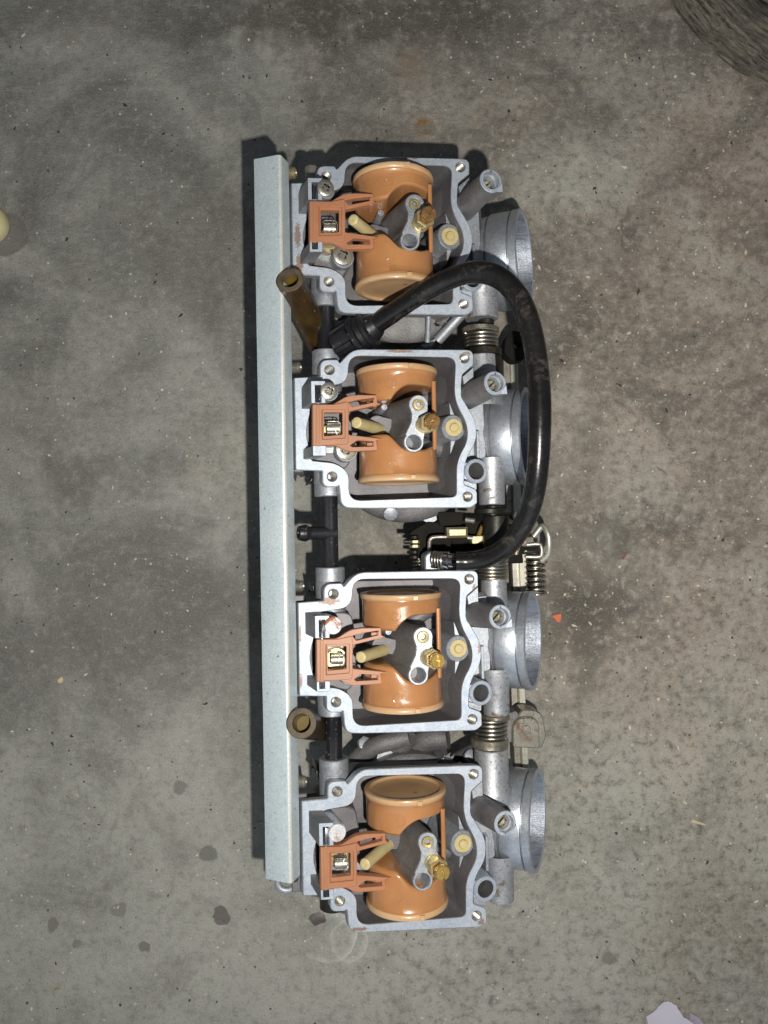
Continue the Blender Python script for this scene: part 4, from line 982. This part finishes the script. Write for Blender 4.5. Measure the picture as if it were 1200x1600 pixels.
# small orange-red chip
M['red'] = plastic('red_chip', (0.62, 0.12, 0.045), (0.72, 0.17, 0.07), 0.5)
b = MB(); pts = [F(x, y).xy / U for x, y in ((862, 962), (876, 958.5), (877, 962), (875, 972), (871, 972))]
b.prism([(p.x, p.y) for p in pts], [], 2.2, 0.2, 'red', 'red', bev=0.4); at_floor('plastic_chip', b, 'small orange red triangular chip on the concrete right of the third carburettor', 'chip', 870, 965)
b = MB(); pts = [F(x, y).xy / U for x, y in ((970, 873), (979, 862), (981, 863), (974, 874))]
M['dull_red'] = plastic('dull_red', (0.20, 0.07, 0.05), (0.26, 0.10, 0.07), 0.7)
b.prism([(p.x, p.y) for p in pts], [], 1.4, 0.2, 'dull_red', 'dull_red', bev=0.3); at_floor('paint_flake', b, 'thin dull red flake on the dark stained concrete', 'flake', 975, 868)
b = MB(); pts = [F(x, y).xy / U for x, y in ((1078, 1283), (1083, 1280), (1100, 1286), (1103, 1290), (1090, 1287))]
M['straw'] = solid('straw', (0.60, 0.50, 0.33)); b.prism([(p.x, p.y) for p in pts], [], 2.0, 0.2, 'straw', 'straw', bev=0.4); at_floor('wood_splinter', b, 'pale straw coloured splinter lying alone on the lower right concrete', 'splinter', 1090, 1285)
b = MB(); c = F(95, 1062) / U
b.lathe([(0, 5.5), (2.5, 6), (5, 4.2), (6, 1.2), (6.1, 0.1)], (c.x, c.y, 0), (0.1, 0, 1), 'straw', 9, fr=lambda th, h: 1 + 0.2 * math.sin(th * 2 + h)); at_floor('pebble', b, 'pale tan pebble on the concrete left of the rail', 'pebble', 95, 1062)
# torn lilac paper, lower right
M['paper'] = solid('lilac_paper', (0.60, 0.58, 0.68), 0.75, 0.05, 120)
M['paper_dk'] = solid('mauve_paper', (0.40, 0.36, 0.44), 0.75, 0.08, 120)
def paper(name, pts, z, m, label, px, py, curl):
    b = MB(); P_ = fillet([(*(F(x, y).xy / U), r) for x, y, r in pts], 5); P_ = ccw(P_)
    c = Vector((sum(p[0] for p in P_) / len(P_), sum(p[1] for p in P_) / len(P_)))
    rs = []
    for k, t in enumerate((1.0, 0.97, 0.8, 0.55, 0.3, 0.02)):
        rs.append([Vector((c.x + (x - c.x) * t + (0.7 * math.sin(i * 1.7) if k < 2 else 0), c.y + (y - c.y) * t + (0.6 * math.cos(i * 2.3) if k < 2 else 0), z + curl * math.sin((x - c.x) * t * 0.035) + 1.5 * t * t)) for i, (x, y) in enumerate(P_)])
    lo = [p - Vector((0, 0, 0.8)) for p in rs[0]]
    b.rings([lo] + rs, m, True, True, True); return at_floor(name, b, label, 'paper', px, py)
paper('paper_scrap', [(1009, 1587, 1), (1022, 1578, 1), (1028, 1570, 8), (1040, 1560, 10), (1054, 1566, 10), (1064, 1584, 8), (1084, 1596, 2), (1110, 1640, 2), (1060, 1670, 2), (1018, 1640, 2), (1012, 1600, 1)], 5, 'paper', 'torn lilac white scrap of paper at the bottom edge', 1050, 1610, 3)
paper('paper_scrap', [(1076, 1596, 1), (1077, 1581, 1), (1092, 1589, 1), (1104, 1606, 2), (1096, 1640, 2), (1080, 1630, 1)], 2.2, 'paper_dk', 'darker mauve scrap of paper beside the larger lilac one', 1088, 1605, 1)
# cream domed object at the left edge, identity unknown
M['cream_dome_mat'] = plastic('cream_dome_plastic', (0.55, 0.50, 0.28), (0.64, 0.58, 0.34), 0.4, 0.1, 80, 600, 0.2, 0.0003)
b = MB(); c = F(-14, 353) / U
b.lathe([(0, 34), (2, 37), (14, 39), (26, 36.5), (34, 29), (38, 17), (39.5, 6), (39.6, 0.2)], (c.x, c.y, 0), (0, 0, 1), 'cream_dome_mat', 48); at_floor('cream_dome', b, 'unidentified round cream yellow domed object cut by the left edge', 'dome', -14, 353)
# worn tyre at the top right corner
def tyre_mat():
    m, nt, b = mat_new('weathered_rubber'); tc = nt.nodes.new('ShaderNodeTexCoord'); P_ = tc.outputs['Object']
    sp = nt.nodes.new('ShaderNodeSeparateXYZ'); nt.links.new(P_, sp.inputs[0])
    ang = mth(nt, 'ARCTAN2', sp.outputs[1], sp.outputs[0]); rad = mth(nt, 'SQRT', mth(nt, 'ADD', mth(nt, 'MULTIPLY', sp.outputs[0], sp.outputs[0]), mth(nt, 'MULTIPLY', sp.outputs[1], sp.outputs[1])))
    cb = nt.nodes.new('ShaderNodeCombineXYZ'); nt.links.new(mth(nt, 'MULTIPLY', ang, 0.010), cb.inputs[0]); nt.links.new(rad, cb.inputs[1]); nt.links.new(mth(nt, 'MULTIPLY', sp.outputs[2], 0.5), cb.inputs[2])
    n1 = noise_t(nt, cb.outputs[0], 800, 6, 0.8, 0.5); n2 = noise_t(nt, P_, 60, 5, 0.7, 0.5)
    col = mixc(nt, ramp(nt, n1, [(0.38, 0), (0.66, 1)]), (0.020, 0.018, 0.016), (0.27, 0.235, 0.18))
    col = mixc(nt, mth(nt, 'MULTIPLY', ramp(nt, n2, [(0.45, 0), (0.65, 1)]), 0.6), col, (0.045, 0.042, 0.038))
    nt.links.new(col, b.inputs['Base Color']); b.inputs['Roughness'].default_value = 0.8
    bump(nt, b, mth(nt, 'ADD', n1, n2), 0.8, 0.0015); return m
M['tyre'] = tyre_mat()
def at_z(px, py, z): return F(px, py, z) / U
b = MB(); cc = at_z(1318, -150, 40); cx, cy = cc.x, cc.y
prof = [(-62, 14), (-50, 30), (-30, 52), (-4, 66), (10, 68), (26, 64), (42, 50), (50, 30), (52, 8), (44, 2), (-40, 2), (-58, 4)]
R0 = 292; n = 140; rs = []
for i in range(n):
    th = 2 * PI * i / n; ring = []
    for j, (dr, z) in enumerate(prof):
        w = 9 * noise.noise(Vector((math.cos(th) * 7, math.sin(th) * 7, j * 0.4))) + 2.5 * noise.noise(Vector((math.cos(th) * 22, math.sin(th) * 22, j)))
        r = R0 - dr + w; ring.append(Vector((cx + r * math.cos(th), cy + r * math.sin(th), max(0.5, z + w * 0.5))))
    rs.append(ring)
rs.append(rs[0]); b.rings(rs, 'tyre', True)
at_floor('worn_tyre', b, 'dusty weathered black rubber tyre lying at the top right corner', 'tyre', 1318, -150)
